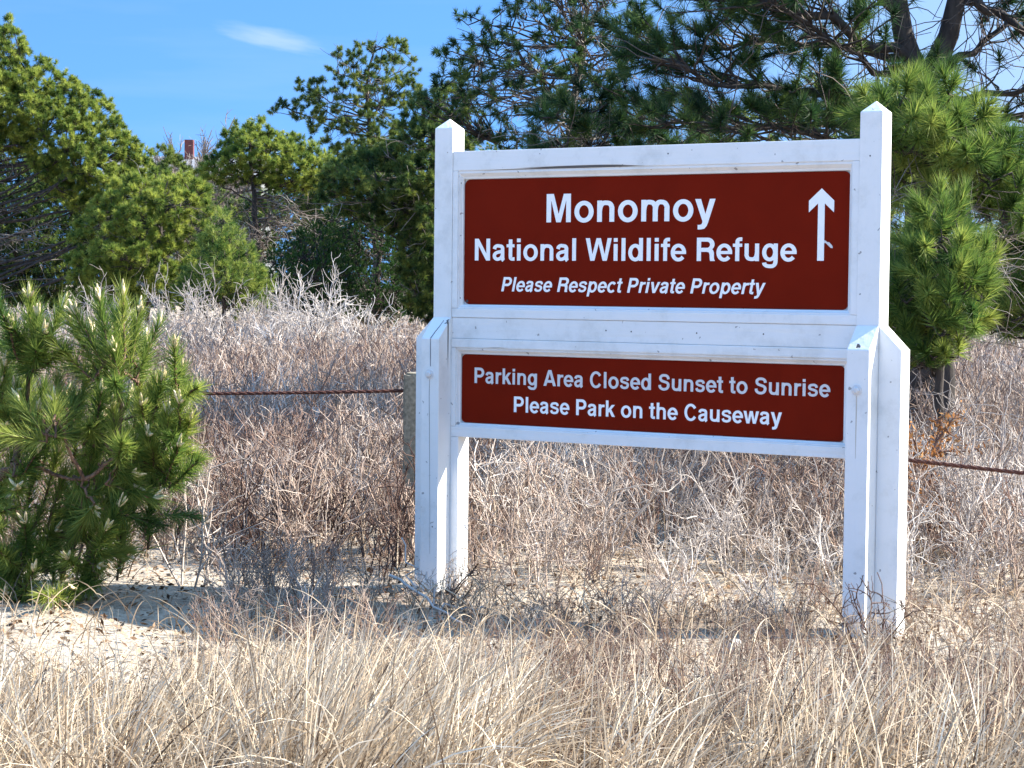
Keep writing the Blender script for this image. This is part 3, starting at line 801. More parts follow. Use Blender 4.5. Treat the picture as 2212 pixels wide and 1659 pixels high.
pine("pine_tree", "tall irregular pine leaving the top of the picture above the left post", 1165, 23,
     [(964, 14), (990, 22), (1012, 42), (1060, 50), (1105, -20), (1150, -90), (1300, -90), (1400, -10), (1392, 110), (1335, 180), (1345, 260), (1250, 320), (1060, 330), (960, 262), (885, 245), (880, 212), (945, 190), (918, 125), (950, 90), (985, 96), (1010, 80), (970, 38)],
     20, 'deep', n=230, sep=0.145, per=3, nper=60, nlen=0.088, width=0.0085, slen=0.05, puff=0.075, rtrunk=0.085, tmean=0.5, ndead=40, limb_r=0.014, a0=10, a1=112)
NEAR = dict(nper=190, nlen=0.125, width=0.0052, slen=0.07, a0=12, a1=108)
pine("pine_tree", "short dark pine showing its tufts over the top rail of the sign, left of centre", 1270, 15.5,
     [(1145, 330), (1158, 250), (1200, 218), (1245, 208), (1300, 212), (1340, 240), (1352, 340), (1300, 420), (1190, 420)], 21, 'deep', n=30, sep=0.13, per=2, puff=0.10, dead_r=0.008, rtrunk=0.04, tmean=0.42, ndead=14, group=None, **NEAR)
pine("pine_tree", "small dark pine just over the middle of the top rail", 1440, 17,
     [(1350, 330), (1372, 262), (1420, 245), (1475, 262), (1510, 330), (1480, 400), (1380, 400)], 22, 'deep', n=26, sep=0.13, per=2, puff=0.10, dead_r=0.008, rtrunk=0.04, tmean=0.46, ndead=8, group=None, **NEAR)
pine("pine_tree", "mid green pine glimpsed between the limbs of the big forked pine", 1690, 26,
     [(1470, 330), (1500, 262), (1560, 232), (1620, 215), (1700, 165), (1780, 160), (1860, 175), (1960, 200), (1970, 420), (1940, 640), (1560, 640), (1490, 420)],
     23, 'green', n=260, sep=0.14, per=3, nper=50, nlen=0.088, width=0.0095, slen=0.05, puff=0.08, rtrunk=0.08, tmean=0.55, a0=10, a1=112)
pine("pine_tree", "hazy pine far behind the middle of the sign", 1400, 40,
     [(1180, 420), (1220, 300), (1300, 262), (1380, 270), (1450, 285), (1540, 268), (1600, 300), (1660, 420), (1680, 690), (1180, 690)], 24, 'green', n=260, rtrunk=0.08, tmean=0.6, **FAR, sep=0.16)
BK = dict(sep=0.12, per=12, nper=26, nlen=0.10, width=0.022, slen=0.07, puff=0.40, rtrunk=0.09, tmean=0.45, ndead=20)
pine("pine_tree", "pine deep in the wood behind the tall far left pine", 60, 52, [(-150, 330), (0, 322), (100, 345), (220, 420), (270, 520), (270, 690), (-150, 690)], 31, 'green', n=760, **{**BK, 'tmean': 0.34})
pine("pine_tree", "distant pine behind the umbrella shaped pine", 570, 56, [(395, 420), (440, 412), (470, 425), (500, 425), (560, 420), (640, 415), (700, 420), (730, 500), (730, 680), (390, 680)], 32, 'green', n=330, **BK)
pine("pine_tree", "distant pine behind the junipers left of the sign", 850, 52, [(640, 420), (680, 350), (760, 340), (840, 300), (900, 262), (980, 280), (1080, 330), (1180, 400), (1260, 480), (1280, 690), (660, 690)], 33, 'green', n=620, **BK)
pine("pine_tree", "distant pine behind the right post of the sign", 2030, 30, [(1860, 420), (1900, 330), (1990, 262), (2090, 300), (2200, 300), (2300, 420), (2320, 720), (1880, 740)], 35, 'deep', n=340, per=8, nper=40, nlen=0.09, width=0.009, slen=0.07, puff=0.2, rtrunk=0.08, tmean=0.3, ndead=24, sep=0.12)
# near pines on the right, big round tufts
RG = "near pines right of the sign"
pine("pine_tree", "lush bright green pine with big round needle tufts right of the right post", 2050, 11.7,
     [(1845, 310), (1868, 225), (1920, 205), (1965, 202), (2030, 205), (2075, 235), (2090, 280), (2140, 300), (2185, 340), (2212, 400), (2190, 455), (2130, 470), (2050, 430), (1985, 415), (1940, 400), (1900, 350)],
     41, 'fresh', n=95, sep=0.125, per=2, puff=0.06, dead_r=0.007, rtrunk=0.045, tmean=0.57, tvar=0.16, group=RG, dead_zone=[(1930, 400), (2180, 430), (2212, 560), (2000, 560), (1930, 520)], ndead=16, **NEAR)
pine("pine_tree", "young upright pine with a pointed leader low beside the right post", 2015, 10.7,
     [(1925, 640), (1960, 560), (1990, 500), (2012, 462), (2040, 455), (2056, 500), (2095, 560), (2125, 625), (2100, 700), (2085, 770), (2000, 800), (1935, 775), (1925, 690)],
     43, 'fresh', n=105, sep=0.10, per=2, puff=0.08, dead_r=0.006, rtrunk=0.03, tmean=0.5, tvar=0.18, group=RG, ndead=6, up=1.0, nper=150, nlen=0.11, width=0.0054, slen=0.11, a0=16, a1=66)
pine("pine_tree", "second bright green pine at the right edge of the picture", 2270, 13.0,
     [(2110, 640), (2130, 540), (2165, 470), (2200, 330), (2270, 280), (2380, 330), (2390, 680), (2250, 745), (2160, 735), (2100, 700)],
     42, 'fresh', n=115, sep=0.125, per=2, puff=0.06, dead_r=0.007, rtrunk=0.045, tmean=0.54, tvar=0.16, group=RG, ndead=14, **NEAR)

def forked_pine():
    rng = np.random.default_rng(77)
    dist = 14.5
    x, y = spot(px(1990, dist), dist)
    t = thing("pine_tree", "big dark forked pine whose long limbs spread over the sign", "tree", (x, y, float(ground_z(x, y))), 0, "near pines right of the sign")
    def L(pts):                                          # (right, back, up) metres from the foot
        q = np.array(pts, float)
        return GR * q[:, :1] + GF * q[:, 1:2] + UP * q[:, 2:3]
    def smooth(P, K=12):
        s = np.linspace(0, len(P) - 1, K); k = np.minimum(s.astype(int), len(P) - 2); f = (s - k)[:, None]
        return P[k] + (P[k + 1] - P[k]) * f
    wood = Geo(); leaf = Geo(); dw = Geo()
    main = [
     (L([(0.05, 0.0, -0.2), (0.02, 0, 1.0), (-0.02, 0, 2.0), (-0.03, 0, 2.72)]), 0.15, 0.105),
     (L([(-0.03, 0, 2.70), (-0.16, 0.02, 3.0), (-0.24, 0.05, 3.5), (-0.30, 0.1, 4.4), (-0.5, 0.2, 5.6)]), 0.085, 0.035),
     (L([(-0.02, 0, 2.70), (0.13, -0.05, 3.0), (0.20, -0.1, 3.4), (0.24, -0.15, 4.2), (0.4, -0.2, 5.5)]), 0.085, 0.035),
    ]
    limbs = [
     ([(-0.10, 0, 2.86), (-0.40, -0.1, 2.95), (-0.75, -0.25, 3.15), (-1.25, -0.4, 3.20), (-1.75, -0.55, 3.45), (-2.35, -0.7, 3.55)], 0.045),
     ([(-0.20, 0.03, 3.2), (-0.65, -0.3, 3.45), (-1.15, -0.5, 3.70), (-1.8, -0.6, 4.05), (-2.5, -0.7, 4.2)], 0.045),
     ([(-0.03, 0, 2.5), (-0.45, -0.2, 2.48), (-0.95, -0.45, 2.60), (-1.45, -0.6, 2.62), (-1.95, -0.65, 2.78)], 0.036),
     ([(-0.02, 0, 2.25), (-0.5, -0.35, 2.22), (-1.0, -0.6, 2.32), (-1.5, -0.8, 2.33)], 0.030),
     ([(-0.24, 0.05, 3.55), (-0.7, 0.1, 3.75), (-1.25, 0.1, 3.65), (-1.7, 0.1, 3.72), (-2.1, 0.0, 3.9)], 0.035),
     ([(-0.28, 0.08, 4.0), (-0.8, -0.1, 4.4), (-1.5, -0.2, 4.6)], 0.03),
     ([(-0.06, 0, 2.65), (-0.4, -0.5, 2.75), (-0.9, -0.9, 2.95), (-1.3, -1.1, 3.15)], 0.03),
     ([(0.18, -0.08, 3.3), (0.42, -0.15, 3.22), (0.75, -0.25, 2.95), (1.1, -0.35, 3.05)], 0.045),
     ([(0.20, -0.1, 3.45), (0.6, -0.1, 3.62), (1.1, -0.1, 3.70)], 0.035),
     ([(0.05, 0, 2.6), (0.4, -0.2, 2.6), (0.85, -0.35, 2.72), (1.2, -0.5, 2.85)], 0.03),
     ([(0.22, -0.1, 3.6), (0.45, 0.1, 3.85), (0.8, 0.2, 3.9), (1.2, 0.3, 4.15)], 0.03),
     ([(0.1, 0.05, 2.85), (0.45, 0.25, 3.0), (0.8, 0.35, 3.3), (1.15, 0.5, 3.35)], 0.03),
     ([(0.0, 0.05, 2.45), (0.35, 0.2, 2.42), (0.75, 0.25, 2.5), (1.15, 0.3, 2.45)], 0.03),
     ([(0.22, -0.12, 3.8), (0.1, -0.5, 4.0), (0.3, -0.9, 4.1)], 0.025),
     ([(-0.1, 0.1, 2.9), (-0.5, 0.5, 3.0), (-1.2, 0.8, 3.1), (-1.9, 1.0, 3.0)], 0.035),
     ([(-0.25, 0.05, 3.6), (-0.4, -0.5, 3.9), (-0.6, -0.9, 4.1)], 0.025),
     ([(-0.02, 0.05, 2.4), (-0.6, 0.4, 2.45), (-1.3, 0.6, 2.42), (-2.0, 0.7, 2.5)], 0.03),
     ([(0.0, -0.03, 2.3), (-0.2, -0.5, 2.35), (-0.55, -0.9, 2.42)], 0.022),
    ]
    for P, r0, r1 in main:
        tubes(wood, smooth(P)[None], np.linspace(r0, r1, 12)[None], 10, 0.3)
    LP = np.stack([smooth(L(p)) for p, _ in limbs])
    LP[:, 1:] += rng.normal(size=LP[:, 1:].shape) * 0.018
    tubes(wood, LP, np.stack([np.linspace(r, r * 0.25, 12) for _, r in limbs]), 7, 0.3)
    ll = np.linalg.norm(LP[:, -1] - LP[:, 0], axis=1)
    cnt = np.maximum(8, (ll * 17).astype(int))
    ii = np.repeat(np.arange(len(LP)), cnt); n = len(ii)
    u = 0.20 + 0.80 * rng.random(n) ** 0.8
    B0, T0 = along(LP, ii, u)
    side = norm(np.cross(T0, UP)); sg = np.where(rng.random(n) < 0.5, -1, 1)[:, None]; be = np.radians(rng.uniform(20, 75, n))[:, None]
    D = T0 * np.cos(be) + side * sg * np.sin(be) + UP * rng.uniform(-0.25, 0.5, n)[:, None]
    SP = grow(B0, D, rng.uniform(0.25, 0.75, n), 6, 0.35, 0.20, rng)
    tubes(wood, SP, np.linspace(0.010, 0.004, 6)[None].repeat(n, 0), 4, 0.3)
    jj = np.repeat(np.arange(n), 3); m = len(jj)
    u3 = 0.62 + 0.38 * rng.random(m); u3[::3] = 0.999
    C0, T3 = along(SP, jj, u3)
    keep = rng.random(m) < np.where(C0 @ GR > -0.15, 0.68, 0.88)
    C0, T3 = C0[keep], T3[keep]; m = len(C0)
    D3 = norm(T3 + UP * rng.uniform(0.0, 0.8, m)[:, None] + rng.normal(size=(m, 3)) * 0.35)
    tubes(wood, np.stack([C0, C0 + D3 * 0.1], 1), np.full((m, 2), 0.004), 3, 0.3)
    tufts(leaf, C0, D3, rng.uniform(0.06, 0.11, m), 110, 0.112, 0.0054, np.clip(0.46 + rng.normal(size=m) * 0.24, 0, 1), rng, 12, 105)
    # the upper crown, above the limbs
    k = 210
    q = rng.normal(size=(k, 3)); q = norm(q) * (rng.random((k, 1)) ** 0.4)
    sd = GR * (-0.9 + 1.9 * q[:, :1]) + GF * (0.1 + 1.2 * q[:, 1:2]) + UP * (4.75 + 0.95 * q[:, 2:3])
    zz = np.clip(sd[:, 2] - rng.uniform(0.3, 0.9, k), 3.3, 5.4); a0_ = L(np.stack([np.interp(zz, [3.0, 5.5], [-0.2, -0.45]), np.zeros(k), zz], -1))
    uu = np.linspace(0, 1, 5)[None, :, None]; bp = a0_[:, None] + (sd - a0_)[:, None] * uu; bp[:, 1:-1] += rng.normal(size=(k, 3, 3)) * 0.05
    tubes(wood, bp, np.linspace(0.018, 0.006, 5)[None].repeat(k, 0), 4, 0.3)
    cj = np.repeat(np.arange(k), 5); dr = norm(rng.normal(size=(len(cj), 3)) + UP * 0.5)
    tufts(leaf, sd[cj] + dr * 0.12, norm(dr + UP * 0.5), 0.12, 60, 0.105, 0.0055, np.clip(0.5 + rng.normal(size=len(cj)) * 0.2, 0, 1), rng, 25, 85)
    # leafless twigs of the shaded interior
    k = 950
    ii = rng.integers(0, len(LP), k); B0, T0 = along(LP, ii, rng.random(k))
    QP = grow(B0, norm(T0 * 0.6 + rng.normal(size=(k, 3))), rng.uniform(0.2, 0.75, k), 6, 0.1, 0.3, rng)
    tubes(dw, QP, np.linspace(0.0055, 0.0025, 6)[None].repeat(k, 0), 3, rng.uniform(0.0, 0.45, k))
    wood.build("trunk", M_bark, t, True)
    leaf.build("crown", M_needle['deep'], t)
    dw.build("dead_limbs", M_deadwood, t)
forked_pine()

# ------------------------------------------------------------------ pine sapling in front, left
M_bud = simple_mat("pine_candle", (0.78, 0.70, 0.46), 0.6, noise=(120.0, (0.62, 0.46, 0.26)))
def sapling():
    rng = np.random.default_rng(5)
    D0 = 8.05
    x0, y0 = spot(px(-25, D0), D0)
    gz = float(ground_z(x0, y0))
    t = thing("pine_sapling", "bushy young pine with long needles and pale candles at the left front", "sapling", (x0, y0, gz))
    def Q(u, v, dd=0.0):                                  # right and up measured on the photograph, depth added
        X = u * 0.4632; Yp = 603.5 + v * 0.4632; d = D0 + dd
        return GR * (px(X, d) - px(-25, D0)) + GF * dd + UP * (CAM[2] - gz + (619.0 + (X - 1106) * 0.010 - Yp) / 4427.0 * d)
    nodes = {'r': Q(-110, 1330), 'a': Q(145, 350, .05), 'b': Q(570, 455, -.05), 'c': Q(255, 660, -.25), 'd': Q(390, 935, -.1), 'e': Q(545, 830, -.1), 'f': Q(740, 860, 0), 'g': Q(410, 1215, .05), 'h': Q(60, 860, 0), 'i': Q(120, 690, .1), 'j': Q(430, 670, .05), 'k': Q(680, 640, .1), 'l': Q(120, 1180, .15), 'm': Q(20, 1380, .15), 'n': Q(835, 690, .05), 'o': Q(-40, 960, 0), 'p': Q(820, 470, .15), 'q': Q(-30, 640, .1)}
    stems = [('o', 'h', .020), ('h', 'i', .016), ('i', 'a', .011), ('h', 'd', .009), ('d', 'c', .008), ('d', 'e', .010), ('e', 'f', .008), ('e', 'b', .010), ('e', 'j', .007), ('f', 'n', .007), ('n', 'p', .007), ('j', 'k', .006), ('o', 'l', .009), ('l', 'g', .007), ('l', 'm', .006), ('r', 'o', .026), ('i', 'q', .010)]
    tips = [('a', 45, 100), ('a', 150, 85), ('a', 290, 130), ('a', 55, 200), ('a', 150, 290), ('a', 240, 245), ('b', 490, 95), ('b', 585, 75), ('b', 405, 250), ('b', 340, 195), ('b', 720, 225), ('p', 845, 310), ('p', 830, 430), ('c', 250, 460), ('c', 385, 470), ('k', 695, 505), ('n', 865, 565), ('e', 545, 600), ('j', 445, 655), ('k', 680, 580), ('n', 900, 655), ('e', 620, 770), ('f', 710, 720), ('f', 795, 625), ('f', 830, 835), ('d', 535, 925), ('f', 800, 950), ('g', 590, 1040), ('g', 370, 1075), ('l', 165, 1115), ('g', 530, 1150), ('l', 40, 1235), ('m', 125, 1245), ('q', 10, 405), ('i', 70, 520), ('c', 135, 560), ('g', 360, 1280), ('g', 390, 1420), ('h', 200, 800), ('h', 120, 960), ('d', 300, 1000), ('m', 210, 1330), ('m', 60, 1450), ('e', 690, 1010), ('q', -60, 300), ('q', -20, 500), ('i', 190, 610), ('j', 500, 520), ('b', 560, 330), ('k', 760, 470), ('o', 30, 1020), ('l', 250, 1180), ('g', 470, 1330), ('c', 300, 560), ('d', 450, 1050), ('e', 640, 900), ('f', 870, 760), ('m', -40, 1300), ('m', 300, 1440), ('a', 200, 170), ('b', 640, 150), ('b', 450, 170)]
    wood = Geo(); leaf = Geo()
    def stick(p, q, r0, r1, wob=0.006):
        s = np.linspace(0, 1, 6)[:, None]; P = p + (q - p) * s; P[1:-1] += rng.normal(size=(4, 3)) * wob
        tubes(wood, P[None], np.linspace(r0, r1, 6)[None], 6, 0.4)
    for a, b_, r in stems: stick(nodes[a], nodes[b_], r, r * 0.7)
    P = []; Dd = []; Ls = []; tt = []
    def shoot(p, q, buds=True):
        d = q - p; L = np.linalg.norm(d); dn = norm(d / L * 0.8 + UP * 0.45)
        lb = float(np.clip(L, 0.15, 0.27))
        s0 = q - dn * lb
        if np.linalg.norm(s0 - p) > 0.03: stick(p, s0, 0.006, 0.005, 0.006)
        stick(s0, q, 0.0055, 0.004, 0.003)
        P.append(s0); Dd.append(dn); Ls.append(lb); tt.append(np.clip(0.74 + rng.normal() * 0.20, 0, 1))
        if buds:
            bg = Geo()
            k = rng.integers(4, 8)
            dirs = norm(dn + rng.normal(size=(k, 3)) * 0.42 + UP * 0.3); dirs[0] = norm(dn + UP * 0.3)
            ln = rng.uniform(0.025, 0.055, k); ln[0] = 0.065
            Pb = q + dirs[:, None] * ln[:, None, None] * np.linspace(0, 1, 4)[None, :, None]
            tubes(bg, Pb, np.array([0.0056, 0.0074, 0.0062, 0.0018])[None].repeat(k, 0), 6, 0.0)
            bg.build("bud_cluster", M_bud, t, True)
    for nd, u, v in tips:
        dd = rng.uniform(-0.30, 0.15)
        q = Q(u, v, 0) + GF * dd * 0.7
        p = nodes[nd]
        shoot(p + (q - p) * 0.05, q, True)
        # side shoots of the same whorl
        for _ in range(1):
            q2 = q + GR * rng.uniform(-0.10, 0.10) + GF * rng.uniform(-0.2, 0.25) - UP * rng.uniform(0.05, 0.17)
            shoot(p + (q - p) * 0.3, q2, rng.random() < 0.25)
    # leafy back of the bush
    for _ in range(85):
        u = rng.uniform(-150, 760); v = rng.uniform(420, 1430)
        if v > 1000 and u > 700 - (v - 1000) * 0.75: continue
        q = Q(u, v, 0) + GF * rng.uniform(0.05, 0.55)
        p = q + np.array([0, 0, -0.22]) - GR * rng.uniform(0.0, 0.18) + GF * rng.uniform(-.1, .1)
        shoot(p, q, rng.random() < 0.3)
    P = np.array(P); Dd = np.array(Dd); Ls = np.array(Ls); tt = np.array(tt)
    tufts(leaf, P, Dd, Ls, 240, 0.104, 0.0046, tt, rng, 18, 64)
    wood.build("stem", M_bark_warm, t, True)
    leaf.build("needles", M_needle['fresh'], t)
sapling()

# ------------------------------------------------------------------ far house and bare trees
def house():
    d = 112.0
    x, y = spot(px(395, d), d)
    t = thing("house", "distant grey roofed house with a red brick chimney above the pines", "house", (x, y, 0), YAW)
    wall = simple_mat("grey_shingle", (0.20, 0.215, 0.225), 0.9, noise=(3.0, (0.14, 0.155, 0.17)))
    roof = simple_mat("grey_roof", (0.22, 0.23, 0.25), 0.9, noise=(4.0, (0.16, 0.17, 0.19)))
    brick, n, l, b = new_mat("red_brick")
    bt = n.new("ShaderNodeTexBrick"); bt.inputs["Scale"].default_value = 9
    bt.inputs["Color1"].default_value = (0.17, 0.032, 0.022, 1); bt.inputs["Color2"].default_value = (0.12, 0.026, 0.018, 1); bt.inputs["Mortar"].default_value = (0.13, 0.09, 0.08, 1)
    tc = n.new("ShaderNodeTexCoord"); l.new(tc.outputs["Object"], bt.inputs["Vector"]); l.new(bt.outputs["Color"], b.inputs["Base Color"])
    glass = simple_mat("window_glass", (0.10, 0.14, 0.18), 0.15)
    white = simple_mat("white_trim", (0.75, 0.76, 0.77), 0.6)
    bm_obj("wall", prism([(-4.2, 0), (4.2, 0), (4.2, 7.0), (-4.2, 7.0)], 'y', 0, 7, 0), wall, t)
    rf = bm_obj("roof", prism([(-0.5, 6.85), (3.5, 8.15), (7.5, 6.85), (7.5, 7.0), (3.5, 8.33), (-0.5, 7.0)], 'x', -4.6, 4.6, 0), roof, t)
    ch = bmesh.new()
    bmesh.ops.create_cube(ch, size=1.0)
    bmesh.ops.scale(ch, vec=(0.48, 0.48, 2.4), verts=ch.verts); bmesh.ops.translate(ch, vec=(-0.2, 3.2, 8.05), verts=ch.verts)
    c2 = bm_obj("chimney", ch, brick, rf)
    for k, xx in enumerate((-2.9, -0.7, 1.5)):
        fr = bm_obj("window", boxbm(xx - 0.6, xx + 0.6, -0.05, 0.02, 5.3, 6.6, 0), white, t)
        bm_obj("pane", boxbm(xx - 0.5, xx + 0.5, -0.07, -0.052, 5.4, 6.5, 0), glass, fr)
house()

def bare_tree(lat, dist, H, R, seed, label):
    rng = np.random.default_rng(seed)
    x, y = spot(lat, dist)
    t = thing("bare_tree", label, "tree", (x, y, 0), 0, "bare trees on the skyline")
    g = Geo(); g2 = Geo()
    tr = grow([[0, 0, -0.2]], [[0, 0, 1]], H * 0.6, 8, 0.3, 0.05, rng)
    tubes(g, tr, np.linspace(0.16, 0.06, 8)[None], 7, 0.4)
    n1 = 26; P0, T = along(tr, np.zeros(n1, int), rng.uniform(0.35, 1, n1))
    D = norm(rng.normal(size=(n1, 3)) * [1, 1, 0.2] + UP * 1.1)
    A = grow(P0, D, R * rng.uniform(0.8, 1.6, n1), 7, 0.6, 0.12, rng)
    tubes(g, A, np.linspace(0.05, 0.015, 7)[None].repeat(n1, 0), 5, 0.4)
    n2 = 420; ii = rng.integers(0, n1, n2); P0, T = along(A, ii, rng.uniform(0.25, 1, n2))
    Bp = grow(P0, norm(T + rng.normal(size=(n2, 3)) * 0.55 + UP * 0.3), R * rng.uniform(0.2, 0.55, n2), 6, 0.4, 0.15, rng)
    tubes(g2, Bp, np.linspace(0.026, 0.014, 6)[None].repeat(n2, 0), 3, rng.uniform(0.3, 0.7, n2))
    n3 = 1700; ii = rng.integers(0, n2, n3); P0, T = along(Bp, ii, rng.uniform(0.2, 1, n3))
    Cp = grow(P0, norm(T + rng.normal(size=(n3, 3)) * 0.6), R * rng.uniform(0.1, 0.25, n3), 4, 0.2, 0.15, rng)
    ribbons(g2, Cp, np.linspace(0.030, 0.016, 4)[None].repeat(n3, 0), rng.uniform(0.3, 0.75, n3), rng)
    g.build("trunk", M_bark, t, True); g2.build("twigs", M_deadwood, t)
bare_tree(px(372, 100), 100, 9.6, 2.0, 61, "small bare grey tree on the skyline left of the chimney")
bare_tree(px(468, 104), 104, 10.4, 2.3, 62, "larger bare grey tree on the skyline right of the chimney")
bare_tree(px(428, 108), 108, 9.4, 2.0, 63, "low bare tree close beside the right flank of the chimney")

# ------------------------------------------------------------------ brush, shrubs, grass
M_brush = foliage_mat("brush_twigs", [(0.0, (0.055, 0.032, 0.027)), (0.28, (0.165, 0.102, 0.080)), (0.56, (0.31, 0.235, 0.190)), (0.78, (0.45, 0.38, 0.325)), (1.0, (0.62, 0.57, 0.52))], 0.0, 0.85, 0.15)
M_grass = foliage_mat("dry_grass_blades", [(0.0, (0.085, 0.055, 0.038)), (0.35, (0.34, 0.255, 0.17)), (0.72, (0.62, 0.51, 0.37)), (1.0, (0.78, 0.70, 0.56))], 0.22, 0.6, 0.25)
M_litter = foliage_mat("fallen_leaves", [(0.0, (0.06, 0.035, 0.022)), (0.5, (0.24, 0.15, 0.09)), (1.0, (0.50, 0.38, 0.26))], 0.0, 0.9, 0.1)
M_white_twig = foliage_mat("bleached_twigs", [(0.0, (0.22, 0.19, 0.175)), (0.5, (0.42, 0.38, 0.35)), (1.0, (0.62, 0.58, 0.54))], 0.0, 0.85, 0.15)
M_orange = foliage_mat("orange_dead_leaves", [(0.0, (0.17, 0.068, 0.022)), (0.5, (0.34, 0.145, 0.045)), (1.0, (0.48, 0.26, 0.11))], 0.25, 0.8, 0.1)

def shrub_paths(rng, h, spread, stems, sec, ter, kink=0.22, K=6):
    """three orders of zigzag twigs: lists of (paths, radius at base, radius at tip)"""
    a = rng.uniform(0, 2 * math.pi, stems); le = rng.uniform(0.15, 1.0, stems) * spread
    D = np.stack([np.cos(a) * le, np.sin(a) * le, np.ones(stems)], -1)
    P0 = np.stack([np.cos(a), np.sin(a), np.zeros(stems)], -1) * rng.uniform(0, 0.06, stems)[:, None] - [0, 0, 0.04]
    A = grow(P0, D, h * rng.uniform(0.65, 1.1, stems), K + 1, 0.5, kink * 0.7, rng)
    ii = np.repeat(np.arange(stems), sec); n = len(ii)
    P0, T = along(A, ii, rng.uniform(0.2, 1, n))
    Bp = grow(P0, norm(T + rng.normal(size=(n, 3)) * 0.65 + UP * 0.25), h * rng.uniform(0.2, 0.5, n), K, 0.35, kink, rng)
    jj = np.repeat(np.arange(n), ter); m = len(jj)
    P0, T = along(Bp, jj, rng.uniform(0.2, 1, m))
    Cp = grow(P0, norm(T + rng.normal(size=(m, 3)) * 0.7 + UP * 0.15), h * rng.uniform(0.07, 0.22, m), max(3, K - 2), 0.3, kink, rng)
    return A, Bp, Cp

def proto_tube(seed, h, spread, stems, sec, ter, r=(0.0045, 0.0028, 0.0017), kink=0.22):
    rng = np.random.default_rng(seed); g = Geo()
    A, Bp, Cp = shrub_paths(rng, h, spread, stems, sec, ter, kink)
    for X, rr in zip((A, Bp, Cp), r):
        tubes(g, X, np.linspace(rr, rr * 0.55, X.shape[1])[None].repeat(len(X), 0), 3, rng.uniform(-0.12, 0.12, len(X)))
    return g.arrays()

def proto_ribbon(seed, h, spread, stems, sec, ter, w):
    rng = np.random.default_rng(seed); g = Geo()
    A, Bp, Cp = shrub_paths(rng, h, spread, stems, sec, ter, 0.22, 4)
    for X, ww in zip((A, Bp, Cp), w):
        ribbons(g, X, np.linspace(ww, ww * 0.6, X.shape[1])[None].repeat(len(X), 0), rng.uniform(-0.15, 0.15, len(X)), rng)
    return g.arrays()

def scatter(g, protos, XY, scale, tint, rng, hs=None):
    n = len(XY); which = rng.integers(0, len(protos), n); a = rng.uniform(0, 2 * math.pi, n)
    Z = ground_z(XY[:, 0], XY[:, 1])
    for k, (v, t, q4, q3) in enumerate(protos):
        s = np.where(which == k)[0]
        if not len(s): continue
        c, si = np.cos(a[s])[:, None], np.sin(a[s])[:, None]; sc = scale[s][:, None]; sz = sc if hs is None else sc * hs[s][:, None]
        X = (v[None, :, 0] * c - v[None, :, 1] * si) * sc + XY[s, 0:1]
        Y = (v[None, :, 0] * si + v[None, :, 1] * c) * sc + XY[s, 1:2]
        Zz = v[None, :, 2] * sz + Z[s][:, None]
        off = (np.arange(len(s)) * len(v))[:, None, None]
        g.add(np.stack([X, Y, Zz], -1), np.clip(t[None] + tint[s][:, None], 0, 1).ravel(),
              quads=(q4[None] + off) if len(q4) else None, tris=(q3[None] + off) if len(q3) else None)

def fan(rng, n, d0, d1, power=1.0, margin=1.12):
    """random places in the wedge of ground before the viewpoint, evenly per square metre when power = 1"""
    n = int(n * (1.0 + 1.3 / (0.5 * (d0 + d1) * 0.5)))
    u = rng.random(n); d = np.sqrt(d0 ** 2 + (d1 ** 2 - d0 ** 2) * u ** power)
    lat = rng.uniform(-1, 1, n) * (d * (1106 / 4427.0) * margin + 0.65)
    P = CAM[None, :2] + GF[None, :2] * d[:, None] + GR[None, :2] * lat[:, None]
    return P, d, lat

def clear_of_sign(P, r=0.10):
    x, y = P[:, 0], P[:, 1]
    inside = lambda x0, x1: (x > x0 - r) & (x < x1 + r) & (y > -S - r) & (y < S + r)
    return ~(inside(-S, S + 0.04) | inside(W - 0.04, W + 2 * S))

def patch(P, f, ph):
    return 0.5 + 0.5 * np.sin(P[:, 0] * f + ph) * np.cos(P[:, 1] * f * 1.13 - ph * 0.7)

def bearing(d, lat): return lat / d * 4427 + 1106

